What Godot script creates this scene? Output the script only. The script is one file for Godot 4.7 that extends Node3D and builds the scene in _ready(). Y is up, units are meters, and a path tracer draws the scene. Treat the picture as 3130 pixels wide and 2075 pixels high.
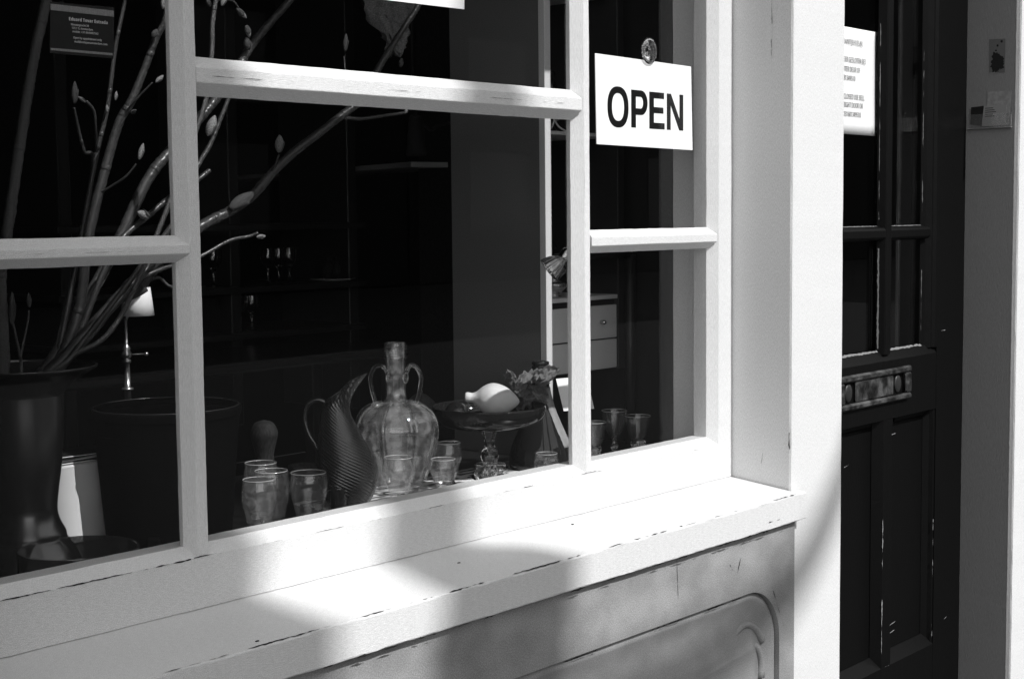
extends Node3D
# A shop window with old painted glazing bars, glass and magnolia on the inner ledge, a dark door to its right.
# x runs along the facade, y up, z out of the shop towards the street; the glass stands at z = 0.

var M := {}
var rng := RandomNumberGenerator.new()
var wob := FastNoiseLite.new()
const CAM_RIGHT := Vector3(0.6539, 0.0, 0.7565)

func _ready():
	rng.seed = 7
	wob.seed = 11
	wob.frequency = 1.0
	# ---------- camera, sky, sun, exposure
	var cam := Camera3D.new()
	cam.name = "camera"
	cam.fov = 25.157
	cam.near = 0.05
	cam.far = 400.0
	cam.transform = Transform3D(Basis(Vector3(0.65387, -0.00983, 0.75654), Vector3(0.06814, 0.99662, -0.04594), Vector3(-0.75353, 0.08159, 0.65233)).orthonormalized(), Vector3(0, 1.55, 1.75))
	add_child(cam)
	cam.current = true
	var sky_mat := ProceduralSkyMaterial.new()
	sky_mat.sky_top_color = Color(0.50, 0.50, 0.50)
	sky_mat.sky_horizon_color = Color(0.80, 0.80, 0.80)
	sky_mat.sky_curve = 0.15
	sky_mat.ground_bottom_color = Color(0.2, 0.2, 0.2)
	sky_mat.ground_horizon_color = Color(0.5, 0.5, 0.5)
	sky_mat.sun_angle_max = 8.0
	var env := Environment.new()
	env.background_mode = Environment.BG_SKY
	env.sky = Sky.new()
	env.sky.sky_material = sky_mat
	env.background_energy_multiplier = 3.2
	env.tonemap_mode = Environment.TONE_MAPPER_LINEAR
	env.tonemap_exposure = 1.3
	env.sdfgi_enabled = true
	env.ssao_enabled = true
	env.ssil_enabled = true
	var we := WorldEnvironment.new()
	we.name = "environment"
	we.environment = env
	add_child(we)
	var sun := DirectionalLight3D.new()
	sun.name = "sun"
	sun.light_energy = 1.25
	sun.light_color = Color(1, 1, 1)
	sun.light_angular_distance = 0.53
	sun.shadow_enabled = true
	add_child(sun)
	sun.look_at_from_position(Vector3(0.04, 1.085, 1.0), Vector3.ZERO)
	make_materials()
	build_street()
	build_front()
	build_window()
	build_door()
	build_inside()
	build_signs()
	build_magnolia()
	build_vessels()
	build_glasses()
	build_back_things()

# ================================================================ materials

func noise_tex(size: int, freq: float, lo: float, hi: float, sd: int, oct := 4, contrast := 1.0) -> ImageTexture:
	var n := FastNoiseLite.new()
	n.seed = sd
	n.noise_type = FastNoiseLite.TYPE_SIMPLEX_SMOOTH
	n.frequency = freq
	n.fractal_octaves = oct
	var im := n.get_seamless_image(size, size)
	im.convert(Image.FORMAT_RGBA8)
	for y in size:
		for x in size:
			var v := im.get_pixel(x, y).r
			v = clampf((v - 0.5) * contrast + 0.5, 0, 1)
			v = lerpf(lo, hi, v)
			im.set_pixel(x, y, Color(v, v, v, 1))
	im.generate_mipmaps()
	return ImageTexture.create_from_image(im)

func mat(nm: String, lin: float, rough: float, spec := 0.5) -> StandardMaterial3D:
	var m := StandardMaterial3D.new()
	m.resource_name = nm
	m.albedo_color = Color(lin, lin, lin).linear_to_srgb()
	m.roughness = rough
	m.metallic_specular = spec
	M[nm] = m
	return m

func grained(m: StandardMaterial3D, tex: Texture2D, scale: Vector3, bump: Texture2D = null, amount := 0.0):
	m.albedo_texture = tex
	m.uv1_triplanar = true
	m.uv1_world_triplanar = true
	m.uv1_scale = scale
	if bump:
		m.heightmap_enabled = true
		m.heightmap_texture = bump
		m.heightmap_scale = amount

func soiled(m: StandardMaterial3D, tex: Texture2D):
	m.detail_enabled = true
	m.detail_blend_mode = BaseMaterial3D.BLEND_MODE_MUL
	m.detail_albedo = tex
	m.detail_uv_layer = BaseMaterial3D.DETAIL_UV_2
	m.uv2_triplanar = true
	m.uv2_world_triplanar = true
	m.uv2_scale = Vector3(8.3, 8.9, 8.3)

func make_materials():
	var fine := noise_tex(512, 0.09, 0.90, 1.0, 1, 4, 1.6)
	var blot := noise_tex(512, 0.02, 0.60, 1.0, 2, 5, 1.9)
	var bump := noise_tex(512, 0.05, 0.0, 1.0, 3, 5, 1.2)
	var soft := noise_tex(512, 0.010, 0.0, 1.0, 6, 4, 1.3)
	var rough_stone := noise_tex(512, 0.008, 0.86, 1.0, 4, 7, 1.3)
	var speck := noise_tex(512, 0.13, 0.84, 1.0, 12, 4, 2.6)
	var worn := noise_tex(512, 0.010, 0.25, 1.0, 14, 7, 2.2)
	var stain := noise_tex(512, 0.15, 0.84, 1.0, 15, 3, 2.6)
	var m: StandardMaterial3D
	m = mat("paint", 0.78, 0.5, 0.4); grained(m, fine, Vector3(9, 9, 9), bump, 0.02)
	m = mat("paint_upright", 0.78, 0.5, 0.4); grained(m, fine, Vector3(22, 1.6, 22), bump, 0.022); soiled(m, stain)
	m = mat("paint_level", 0.78, 0.5, 0.4); grained(m, fine, Vector3(1.6, 22, 22), bump, 0.022); soiled(m, stain)
	m = mat("plaster", 0.80, 0.75, 0.3); grained(m, fine, Vector3(14, 3, 14), soft, 0.05); soiled(m, stain)
	m = mat("stone", 0.35, 0.9, 0.2); grained(m, rough_stone, Vector3(1.6, 1.9, 1.6), bump, 0.03)
	m.detail_enabled = true; m.detail_blend_mode = BaseMaterial3D.BLEND_MODE_MUL; m.detail_albedo = speck; m.uv2_triplanar = true; m.uv2_world_triplanar = true; m.uv2_scale = Vector3(5, 5, 5); m.detail_uv_layer = BaseMaterial3D.DETAIL_UV_2
	m = mat("crack", 0.02, 0.9, 0.1)
	m = mat("chip", 0.20, 0.9, 0.1)
	m = mat("putty", 0.16, 0.7, 0.3)
	m = mat("black_paint", 0.0035, 0.5, 0.22); grained(m, fine, Vector3(9, 1.2, 9), bump, 0.015); soiled(m, stain)
	m = mat("grey_paint", 0.25, 0.55, 0.35); grained(m, fine, Vector3(16, 1.4, 16), bump, 0.07); soiled(m, stain)
	m = mat("pewter", 0.10, 0.5, 0.5); grained(m, worn, Vector3(3, 3, 3), bump, 0.08); m.metallic = 0.4
	m = mat("pane", 0.0, 0.0, 0.34); m.transparency = BaseMaterial3D.TRANSPARENCY_ALPHA; m.albedo_color.a = 0.01
	m = mat("clear_glass", 1.0, 0.05, 0.5); m.refraction_enabled = true; m.refraction_scale = 0.048; m.albedo_color.a = 0.0
	m = mat("etched_glass", 1.0, 0.03, 0.5); m.refraction_enabled = true; m.refraction_scale = 0.048; m.albedo_color.a = 0.0
	m.uv1_triplanar = true; m.uv1_scale = Vector3(9, 9, 9); m.heightmap_enabled = true; m.heightmap_texture = soft; m.heightmap_scale = 0.04
	m = mat("etched_film", 0.55, 0.7, 0.2); m.transparency = BaseMaterial3D.TRANSPARENCY_ALPHA
	var film := noise_tex(512, 0.012, 0.0, 1.0, 9, 6, 2.6)
	var fim := film.get_image()
	fim.clear_mipmaps()
	for y in 512:
		for x in 512:
			var v := fim.get_pixel(x, y).r
			fim.set_pixel(x, y, Color(1, 1, 1, 0.02 + 0.20 * v * v))
	m.albedo_texture = ImageTexture.create_from_image(fim)
	m.uv1_triplanar = true
	m.uv1_scale = Vector3(5, 5, 5)
	m = mat("dust_film", 0.55, 0.7, 0.2); m.transparency = BaseMaterial3D.TRANSPARENCY_ALPHA
	var film2 := noise_tex(512, 0.02, 0.0, 1.0, 19, 5, 2.0).get_image()
	film2.clear_mipmaps()
	for y in 512:
		for x in 512:
			film2.set_pixel(x, y, Color(1, 1, 1, 0.008 + 0.065 * film2.get_pixel(x, y).r))
	m.albedo_texture = ImageTexture.create_from_image(film2)
	m.uv1_triplanar = true
	m.uv1_scale = Vector3(7, 7, 7)
	m = mat("glass_rim", 0.34, 0.12, 0.9)
	m = mat("thin_glass", 0.1, 0.045, 0.55); m.transparency = BaseMaterial3D.TRANSPARENCY_ALPHA; m.albedo_color.a = 0.03
	m = mat("plastic_film", 0.3, 0.05, 0.5); m.transparency = BaseMaterial3D.TRANSPARENCY_ALPHA; m.albedo_color.a = 0.08
	m = mat("dark_glass", 0.010, 0.05, 0.5)
	m = mat("smoke_glass", 0.03, 0.04, 0.5); m.transparency = BaseMaterial3D.TRANSPARENCY_ALPHA; m.albedo_color.a = 0.72
	m = mat("ribbed_glass", 0.016, 0.24, 0.7)
	m = mat("glaze", 0.012, 0.22, 0.6)
	m = mat("vase_metal", 0.085, 0.27, 0.6); m.metallic = 0.8
	m = mat("iron", 0.002, 0.9, 0.06); grained(m, rough_stone, Vector3(6, 6, 6), bump, 0.03)
	m = mat("soil", 0.01, 1.0, 0.1)
	m = mat("brass", 0.35, 0.28, 0.5); m.metallic = 0.9
	m = mat("steel", 0.55, 0.2, 0.5); m.metallic = 1.0
	m = mat("bark", 0.030, 0.5, 0.5); m.clearcoat_enabled = true; m.clearcoat = 0.6; m.clearcoat_roughness = 0.3; grained(m, blot, Vector3(40, 22, 40), bump, 0.12)
	m = mat("pale_bark", 0.045, 0.35, 0.9); grained(m, blot, Vector3(40, 22, 40), bump, 0.1)
	m = mat("bud_fur", 0.42, 0.85, 0.3); grained(m, blot, Vector3(60, 60, 60), bump, 0.2)
	m = mat("bud_scale", 0.13, 0.7, 0.3); grained(m, blot, Vector3(60, 60, 60), bump, 0.2)
	m = mat("petal", 0.25, 0.7, 0.3); m.backlight_enabled = true; m.backlight = Color(0.3, 0.3, 0.3); grained(m, blot, Vector3(30, 30, 30))
	m = mat("dry_leaf", 0.30, 0.75, 0.3); grained(m, blot, Vector3(45, 45, 45), bump, 0.2)
	m = mat("bare_wood", 0.11, 0.8, 0.2)
	m = mat("paper", 0.82, 0.85, 0.2)
	m = mat("old_paper", 0.26, 0.85, 0.2); grained(m, rough_stone, Vector3(14, 14, 14))
	m = mat("grey_paper", 0.22, 0.8, 0.3)
	m = mat("ink", 0.006, 0.7, 0.2)
	m = mat("pale_ink", 0.35, 0.8, 0.2)
	m = mat("white_ink", 0.5, 0.8, 0.2)
	m = mat("dark_card", 0.012, 0.5, 0.3)
	m = mat("linen", 0.66, 0.9, 0.2); grained(m, fine, Vector3(30, 30, 30), bump, 0.05)
	m = mat("gourd_skin", 0.62, 0.5, 0.4); grained(m, fine, Vector3(26, 26, 26), bump, 0.07)
	m = mat("onion_skin", 0.06, 0.6, 0.4); grained(m, blot, Vector3(20, 20, 20))
	m = mat("dark_fruit", 0.008, 0.12, 0.6)
	m = mat("ledge_wood", 0.018, 0.3, 0.5); grained(m, blot, Vector3(3, 20, 20))
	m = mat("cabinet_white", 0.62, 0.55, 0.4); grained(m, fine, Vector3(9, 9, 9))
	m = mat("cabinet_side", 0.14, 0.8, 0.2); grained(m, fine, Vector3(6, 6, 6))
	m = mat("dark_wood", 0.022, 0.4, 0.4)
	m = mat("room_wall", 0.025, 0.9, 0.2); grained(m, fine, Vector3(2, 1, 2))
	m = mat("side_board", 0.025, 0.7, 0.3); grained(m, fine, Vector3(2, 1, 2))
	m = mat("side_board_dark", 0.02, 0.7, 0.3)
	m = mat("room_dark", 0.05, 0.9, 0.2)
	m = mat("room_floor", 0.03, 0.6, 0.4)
	m = mat("pale_wood", 0.03, 0.7, 0.3); grained(m, blot, Vector3(20, 5, 20))
	m = mat("china", 0.5, 0.25, 0.5)
	m = mat("mat_weave", 1.0, 0.7, 0.3); m.vertex_color_use_as_albedo = true
	m = mat("asphalt", 0.04, 0.9, 0.3)
	m = mat("paving", 0.05, 0.9, 0.3); grained(m, rough_stone, Vector3(1, 1, 1))
	m = mat("brick", 0.03, 0.9, 0.2); grained(m, rough_stone, Vector3(1, 1, 1))
	m = mat("tree_bark", 0.06, 0.95, 0.2); grained(m, rough_stone, Vector3(3, 1, 3), bump, 1.0)
	m = mat("roof_tile", 0.06, 0.8, 0.2)
	m = mat("reflector", 0.5, 0.22, 0.6); m.metallic = 0.75

# ================================================================ naming helpers

func tag(o: Node3D, label: String, category: String, group := "") -> Node3D:
	o.set_meta("label", label)
	o.set_meta("category", category)
	if group:
		o.set_meta("group", group)
	return o

func thing(called: String, label: String, category: String, group := "", at := Vector3.ZERO) -> Node3D:
	var o := Node3D.new()
	o.name = called
	add_child(o, true)
	o.position = at
	return tag(o, label, category, group)

func new_st() -> SurfaceTool:
	var st := SurfaceTool.new()
	st.begin(Mesh.PRIMITIVE_TRIANGLES)
	return st

func build(called: String, st: SurfaceTool, m: String, parent: Node3D = null, kind := "") -> MeshInstance3D:
	st.generate_normals()
	var o := MeshInstance3D.new()
	o.name = called
	o.mesh = st.commit()
	o.material_override = null
	o.mesh.surface_set_material(0, M[m])
	if kind:
		o.set_meta("kind", kind)
	if parent:
		parent.add_child(o, true)
	else:
		add_child(o, true)
	return o

# ================================================================ shape helpers

func emit(st: SurfaceTool, t: PackedVector3Array, smooth: bool, shade := Color(1, 1, 1)):
	# a closed shape given as triangles; turned inside out when its faces run the wrong way
	var c := Vector3.ZERO
	for p in t:
		c += p
	c /= maxf(1.0, t.size())
	var vol := 0.0
	for i in range(0, t.size(), 3):
		vol += (t[i] - c).dot((t[i + 1] - c).cross(t[i + 2] - c))
	st.set_smooth_group(0 if smooth else -1)
	for i in range(0, t.size(), 3):
		for k in ([0, 1, 2] if vol < 0.0 else [0, 2, 1]):
			st.set_color(shade)
			st.add_vertex(t[i + k])

func loft(st: SurfaceTool, rings: Array, smooth := false, caps := true, xf := Transform3D(), shade := Color(1, 1, 1)):
	var t := PackedVector3Array()
	var n: int = rings[0].size()
	for i in rings.size() - 1:
		for k in n:
			var a: Vector3 = xf * rings[i][k]
			var b: Vector3 = xf * rings[i][(k + 1) % n]
			var c: Vector3 = xf * rings[i + 1][(k + 1) % n]
			var d: Vector3 = xf * rings[i + 1][k]
			t.append_array([a, b, c, a, c, d])
	if caps:
		for e in [0, rings.size() - 1]:
			var mid := Vector3.ZERO
			for p in rings[e]:
				mid += p
			mid = xf * (mid / n)
			for k in n:
				var a: Vector3 = xf * rings[e][k]
				var b: Vector3 = xf * rings[e][(k + 1) % n]
				if e == 0:
					t.append_array([mid, b, a])
				else:
					t.append_array([mid, a, b])
	emit(st, t, smooth, shade)

func box(st: SurfaceTool, lo: Vector3, hi: Vector3, bevel := 0.0, xf := Transform3D(), shade := Color(1, 1, 1)):
	var b := minf(bevel, 0.45 * minf(hi.x - lo.x, minf(hi.y - lo.y, hi.z - lo.z)))
	var ring := func(x: float, s: float) -> PackedVector3Array:
		if bevel <= 0.0:
			return PackedVector3Array([Vector3(x, lo.y, lo.z), Vector3(x, hi.y, lo.z), Vector3(x, hi.y, hi.z), Vector3(x, lo.y, hi.z)])
		var y0 := lo.y + s; var y1 := hi.y - s; var z0 := lo.z + s; var z1 := hi.z - s
		return PackedVector3Array([Vector3(x, y0, z0 + b), Vector3(x, y0 + b, z0), Vector3(x, y1 - b, z0), Vector3(x, y1, z0 + b), Vector3(x, y1, z1 - b), Vector3(x, y1 - b, z1), Vector3(x, y0 + b, z1), Vector3(x, y0, z1 - b)])
	if bevel <= 0.0:
		loft(st, [ring.call(lo.x, 0.0), ring.call(hi.x, 0.0)], false, true, xf, shade)
	else:
		loft(st, [ring.call(lo.x, b * 0.98), ring.call(lo.x + b, 0.0), ring.call(hi.x - b, 0.0), ring.call(hi.x, b * 0.98)], false, true, xf, shade)

func sweep(st: SurfaceTool, prof: Array, a: Vector3, b: Vector3, u: Vector3, v: Vector3, steps := 40, wobble := 0.0006, smooth := false):
	# a hand painted bar: a profile (in u, v) carried from a to b, each edge a little uneven
	var rings := []
	for i in steps + 1:
		var c := a.lerp(b, float(i) / steps)
		var r := PackedVector3Array()
		for k in prof.size():
			var s := c * 9.0 + Vector3(k * 3.7, k * 1.3, 0)
			var j := (wob.get_noise_3dv(s) + 0.5 * wob.get_noise_3dv(s * 4.0)) * wobble
			var j2 := (wob.get_noise_3dv(s + Vector3(51, 0, 0)) + 0.5 * wob.get_noise_3dv(s * 4.0 + Vector3(0, 51, 0))) * wobble
			r.append(c + u * (prof[k].x + j) + v * (prof[k].y + j2))
		rings.append(r)
	loft(st, rings, smooth)

func rounded(prof: Array, r: float, which: Array) -> Array:
	# the corners named in «which» become three points
	var out := []
	for i in prof.size():
		if not i in which:
			out.append(prof[i])
			continue
		var p: Vector2 = prof[i]
		var a: Vector2 = p + (prof[i - 1] - p).normalized() * r
		var b: Vector2 = p + (prof[(i + 1) % prof.size()] - p).normalized() * r
		out.append_array([a, (a + b) * 0.25 + p * 0.5, b])
	return out

func lathe(st: SurfaceTool, prof: Array, at: Vector3, segs := 40, smooth := true, xf := Transform3D()):
	# prof: Vector2(radius, height); a profile that goes up outside and comes down inside makes a vessel with a wall
	var t := PackedVector3Array()
	for i in prof.size() - 1:
		var p: Vector2 = prof[i]
		var q: Vector2 = prof[i + 1]
		for k in segs:
			var a0 := TAU * k / segs
			var a1 := TAU * (k + 1) / segs
			if k == segs - 1:
				a1 = 0.0
			var v := [Vector3(cos(a0) * p.x, p.y, sin(a0) * p.x), Vector3(cos(a1) * p.x, p.y, sin(a1) * p.x), Vector3(cos(a1) * q.x, q.y, sin(a1) * q.x), Vector3(cos(a0) * q.x, q.y, sin(a0) * q.x)]
			for e in 4:
				v[e] = at + xf * v[e]
			if p.x > 1e-6:
				t.append_array([v[0], v[1], v[2]])
			if q.x > 1e-6:
				t.append_array([v[0], v[2], v[3]])
	emit(st, t, smooth)

func smooth_prof(pts: Array, per := 6) -> Array:
	# Catmull-Rom through the profile's points
	var out := []
	for i in pts.size() - 1:
		var p0: Vector2 = pts[maxi(i - 1, 0)]
		var p1: Vector2 = pts[i]
		var p2: Vector2 = pts[i + 1]
		var p3: Vector2 = pts[mini(i + 2, pts.size() - 1)]
		for k in per:
			var q := p1.cubic_interpolate(p2, p0, p3, float(k) / per)
			out.append(Vector2(maxf(q.x, 0.0), q.y))
	out.append(pts[-1])
	return out

func vessel(outer: Array, wall: float, floor_h: float, lip := 0.0008) -> Array:
	# outer: profile from the base edge to the rim; adds the base, a rounded rim and the inside
	var o := smooth_prof(outer)
	var out := [Vector2(0, outer[0].y), Vector2(outer[0].x * 0.96, outer[0].y)]
	out.append_array(o)
	var rim: Vector2 = o[-1]
	out.append(Vector2(rim.x - wall * 0.2, rim.y + lip))
	out.append(Vector2(rim.x - wall * 0.8, rim.y + lip))
	for i in range(o.size() - 1, -1, -1):
		var p: Vector2 = o[i]
		if p.y < floor_h:
			break
		if p.x - wall > 0.001:
			out.append(Vector2(p.x - wall, p.y))
	var last: Vector2 = out[-1]
	out.append(Vector2(last.x * 0.8, floor_h))
	out.append(Vector2(last.x * 0.4, floor_h - 0.002))
	out.append(Vector2(0, floor_h - 0.0025))
	return out

func curve(pts: Array, per := 5) -> Array:
	var out := []
	for i in pts.size() - 1:
		var p0: Vector3 = pts[maxi(i - 1, 0)]
		var p1: Vector3 = pts[i]
		var p2: Vector3 = pts[i + 1]
		var p3: Vector3 = pts[mini(i + 2, pts.size() - 1)]
		for k in per:
			out.append(p1.cubic_interpolate(p2, p0, p3, float(k) / per))
	out.append(pts[-1])
	return out

func tube(st: SurfaceTool, pts: Array, r0: float, r1: float, segs := 10, lumps := 0.0, sd := 0, rough := 0.0):
	var rings := []
	var n := Vector3.UP
	var t0: Vector3 = (pts[1] - pts[0]).normalized()
	n = t0.cross(Vector3(0.31, 0.2, 0.93)).normalized()
	for i in pts.size():
		var t: Vector3 = (pts[mini(i + 1, pts.size() - 1)] - pts[maxi(i - 1, 0)]).normalized()
		n = (n - t * n.dot(t)).normalized()
		var b := t.cross(n)
		var r := lerpf(r0, r1, float(i) / (pts.size() - 1))
		if lumps > 0.0:
			r *= 1.0 + lumps * wob.get_noise_2d(i * 1.9 + sd * 17.0, sd * 3.0)
		var ring := PackedVector3Array()
		for k in segs:
			var a := TAU * k / segs
			var q: Vector3 = pts[i] + (n * cos(a) + b * sin(a)) * r
			if rough > 0.0:
				q += (n * cos(a) + b * sin(a)) * r * rough * (wob.get_noise_3dv(q * 160.0) + 0.7 * wob.get_noise_3dv(q * 420.0))
			ring.append(q)
		rings.append(ring)
	loft(st, rings, true)

func rod(st: SurfaceTool, a: Vector3, b: Vector3, r: float, segs := 10):
	tube(st, [a, b], r, r, segs)

func ball(st: SurfaceTool, at: Vector3, r: Vector3, xf := Basis(), bumps := 0.0, sd := 0, rows := 12, segs := 18):
	var t := PackedVector3Array()
	var pt := func(i: int, k: int) -> Vector3:
		var th := PI * i / rows
		var ph := TAU * (k % segs) / segs
		var d := Vector3(sin(th) * cos(ph), cos(th), sin(th) * sin(ph))
		var f := 1.0
		if bumps > 0.0:
			f += bumps * wob.get_noise_3dv(d * 1.7 + Vector3(sd * 9.0, 0, 0))
		return at + xf * (d * r * f)
	for i in rows:
		for k in segs:
			var a: Vector3 = pt.call(i, k)
			var b: Vector3 = pt.call(i, k + 1)
			var c: Vector3 = pt.call(i + 1, k + 1)
			var d: Vector3 = pt.call(i + 1, k)
			if i > 0:
				t.append_array([a, b, c])
			if i < rows - 1:
				t.append_array([a, c, d])
	emit(st, t, true)

func prism(st: SurfaceTool, poly: PackedVector2Array, depth: float, xf: Transform3D, bulge := 0.0):
	# a flat outline with thickness, standing in its own x, y
	var t := PackedVector3Array()
	var tri := Geometry2D.triangulate_polygon(poly)
	for i in range(0, tri.size(), 3):
		var p := [poly[tri[i]], poly[tri[i + 1]], poly[tri[i + 2]]]
		if (p[1] - p[0]).cross(p[2] - p[0]) < 0:
			p = [p[0], p[2], p[1]]
		for k in [0, 1, 2]:
			t.append(xf * Vector3(p[k].x, p[k].y, depth))
		for k in [0, 2, 1]:
			t.append(xf * Vector3(p[k].x, p[k].y, 0))
	var n := poly.size()
	var sgn := 0.0
	for k in n:
		sgn += poly[k].cross(poly[(k + 1) % n])
	for k in n:
		var a := poly[k]
		var b := poly[(k + 1) % n]
		if sgn < 0:
			var s := a; a = b; b = s
		t.append_array([xf * Vector3(a.x, a.y, 0), xf * Vector3(b.x, b.y, 0), xf * Vector3(b.x, b.y, depth), xf * Vector3(a.x, a.y, 0), xf * Vector3(b.x, b.y, depth), xf * Vector3(a.x, a.y, depth)])
	emit(st, t, false)

func sheet(st: SurfaceTool, nu: int, nv: int, f: Callable, thick := 0.0006):
	# a thin closed leaf or paper: f(u, v) gives its points
	var g := []
	for i in nu + 1:
		var row := []
		for k in nv + 1:
			row.append(f.call(float(i) / nu, float(k) / nv))
		g.append(row)
	var nrm := func(i: int, k: int) -> Vector3:
		var du: Vector3 = g[mini(i + 1, nu)][k] - g[maxi(i - 1, 0)][k]
		var dv: Vector3 = g[i][mini(k + 1, nv)] - g[i][maxi(k - 1, 0)]
		return du.cross(dv).normalized() * thick * 0.5
	var top := []
	var low := []
	for i in nu + 1:
		var a := []
		var b := []
		for k in nv + 1:
			var o: Vector3 = nrm.call(i, k)
			a.append(g[i][k] + o)
			b.append(g[i][k] - o)
		top.append(a)
		low.append(b)
	var t := PackedVector3Array()
	for i in nu:
		for k in nv:
			t.append_array([top[i][k], top[i + 1][k], top[i + 1][k + 1], top[i][k], top[i + 1][k + 1], top[i][k + 1]])
			t.append_array([low[i][k], low[i + 1][k + 1], low[i + 1][k], low[i][k], low[i][k + 1], low[i + 1][k + 1]])
	for i in nu:
		for e in [0, nv]:
			var q := [top[i][e], low[i][e], low[i + 1][e], top[i + 1][e]]
			if e == 0:
				t.append_array([q[0], q[1], q[2], q[0], q[2], q[3]])
			else:
				t.append_array([q[0], q[2], q[1], q[0], q[3], q[2]])
	for k in nv:
		for e in [0, nu]:
			var q := [top[e][k], low[e][k], low[e][k + 1], top[e][k + 1]]
			if e == nu:
				t.append_array([q[0], q[1], q[2], q[0], q[2], q[3]])
			else:
				t.append_array([q[0], q[2], q[1], q[0], q[3], q[2]])
	# the two sides keep their own normals at the thin rim
	st.set_smooth_group(0)
	for p in t:
		st.set_color(Color(1, 1, 1))
		st.add_vertex(p)

func crack(st: SurfaceTool, a: Vector3, b: Vector3, normal: Vector3, width: float, cover: float, sd: float, step := 0.005):
	# broken paint along an edge: slivers of uneven width, with gaps
	var n := maxi(4, int(a.distance_to(b) / step))
	var side := normal.cross(b - a).normalized()
	var prev_w := 0.0
	var prev := Vector3.ZERO
	var prev_l := 0.0
	for i in n + 1:
		var p := a.lerp(b, float(i) / n) + normal * 0.0005
		var d := float(i) * step
		var on := wob.get_noise_2d(d * 9.0, sd) + 0.55 * wob.get_noise_2d(d * 37.0, sd + 40.0)
		var w := clampf((on - (0.55 - cover)) * 2.4, 0.0, 1.0) * width * (0.55 + 0.6 * absf(wob.get_noise_2d(d * 120.0, sd + 80.0)) * 2.0)
		var l := wob.get_noise_2d(d * 55.0, sd + 120.0) * width * 0.8
		if i > 0 and (w > 0.0 or prev_w > 0.0):
			var q := [prev + side * (prev_l - prev_w), prev + side * (prev_l + prev_w), p + side * (l + w), p + side * (l - w)]
			st.set_smooth_group(-1)
			for k in [0, 1, 2, 0, 2, 3]:
				st.set_color(Color(1, 1, 1))
				st.add_vertex(q[k])
		prev = p
		prev_w = w
		prev_l = l

func letters(called: String, s: String, cap: float, at: Vector3, m: String, parent: Node3D, basis := Basis(), squeeze := 1.0, bold := false) -> MeshInstance3D:
	var f := SystemFont.new()
	f.font_names = PackedStringArray(["Droid Sans"])
	if bold:
		f.font_weight = 700
	var tm := TextMesh.new()
	tm.font = f
	tm.text = s
	tm.font_size = 32
	tm.pixel_size = cap / (32.0 * 0.714)
	tm.depth = 0.0003
	tm.curve_step = 2.0
	tm.horizontal_alignment = HORIZONTAL_ALIGNMENT_LEFT
	tm.vertical_alignment = VERTICAL_ALIGNMENT_CENTER
	tm.material = M[m]
	var o := MeshInstance3D.new()
	o.name = called
	o.mesh = tm
	o.transform = Transform3D(basis.scaled_local(Vector3(squeeze, 1, 1)), at)
	parent.add_child(o, true)
	return o

# ================================================================ street side: what lights and shades the front

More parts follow.
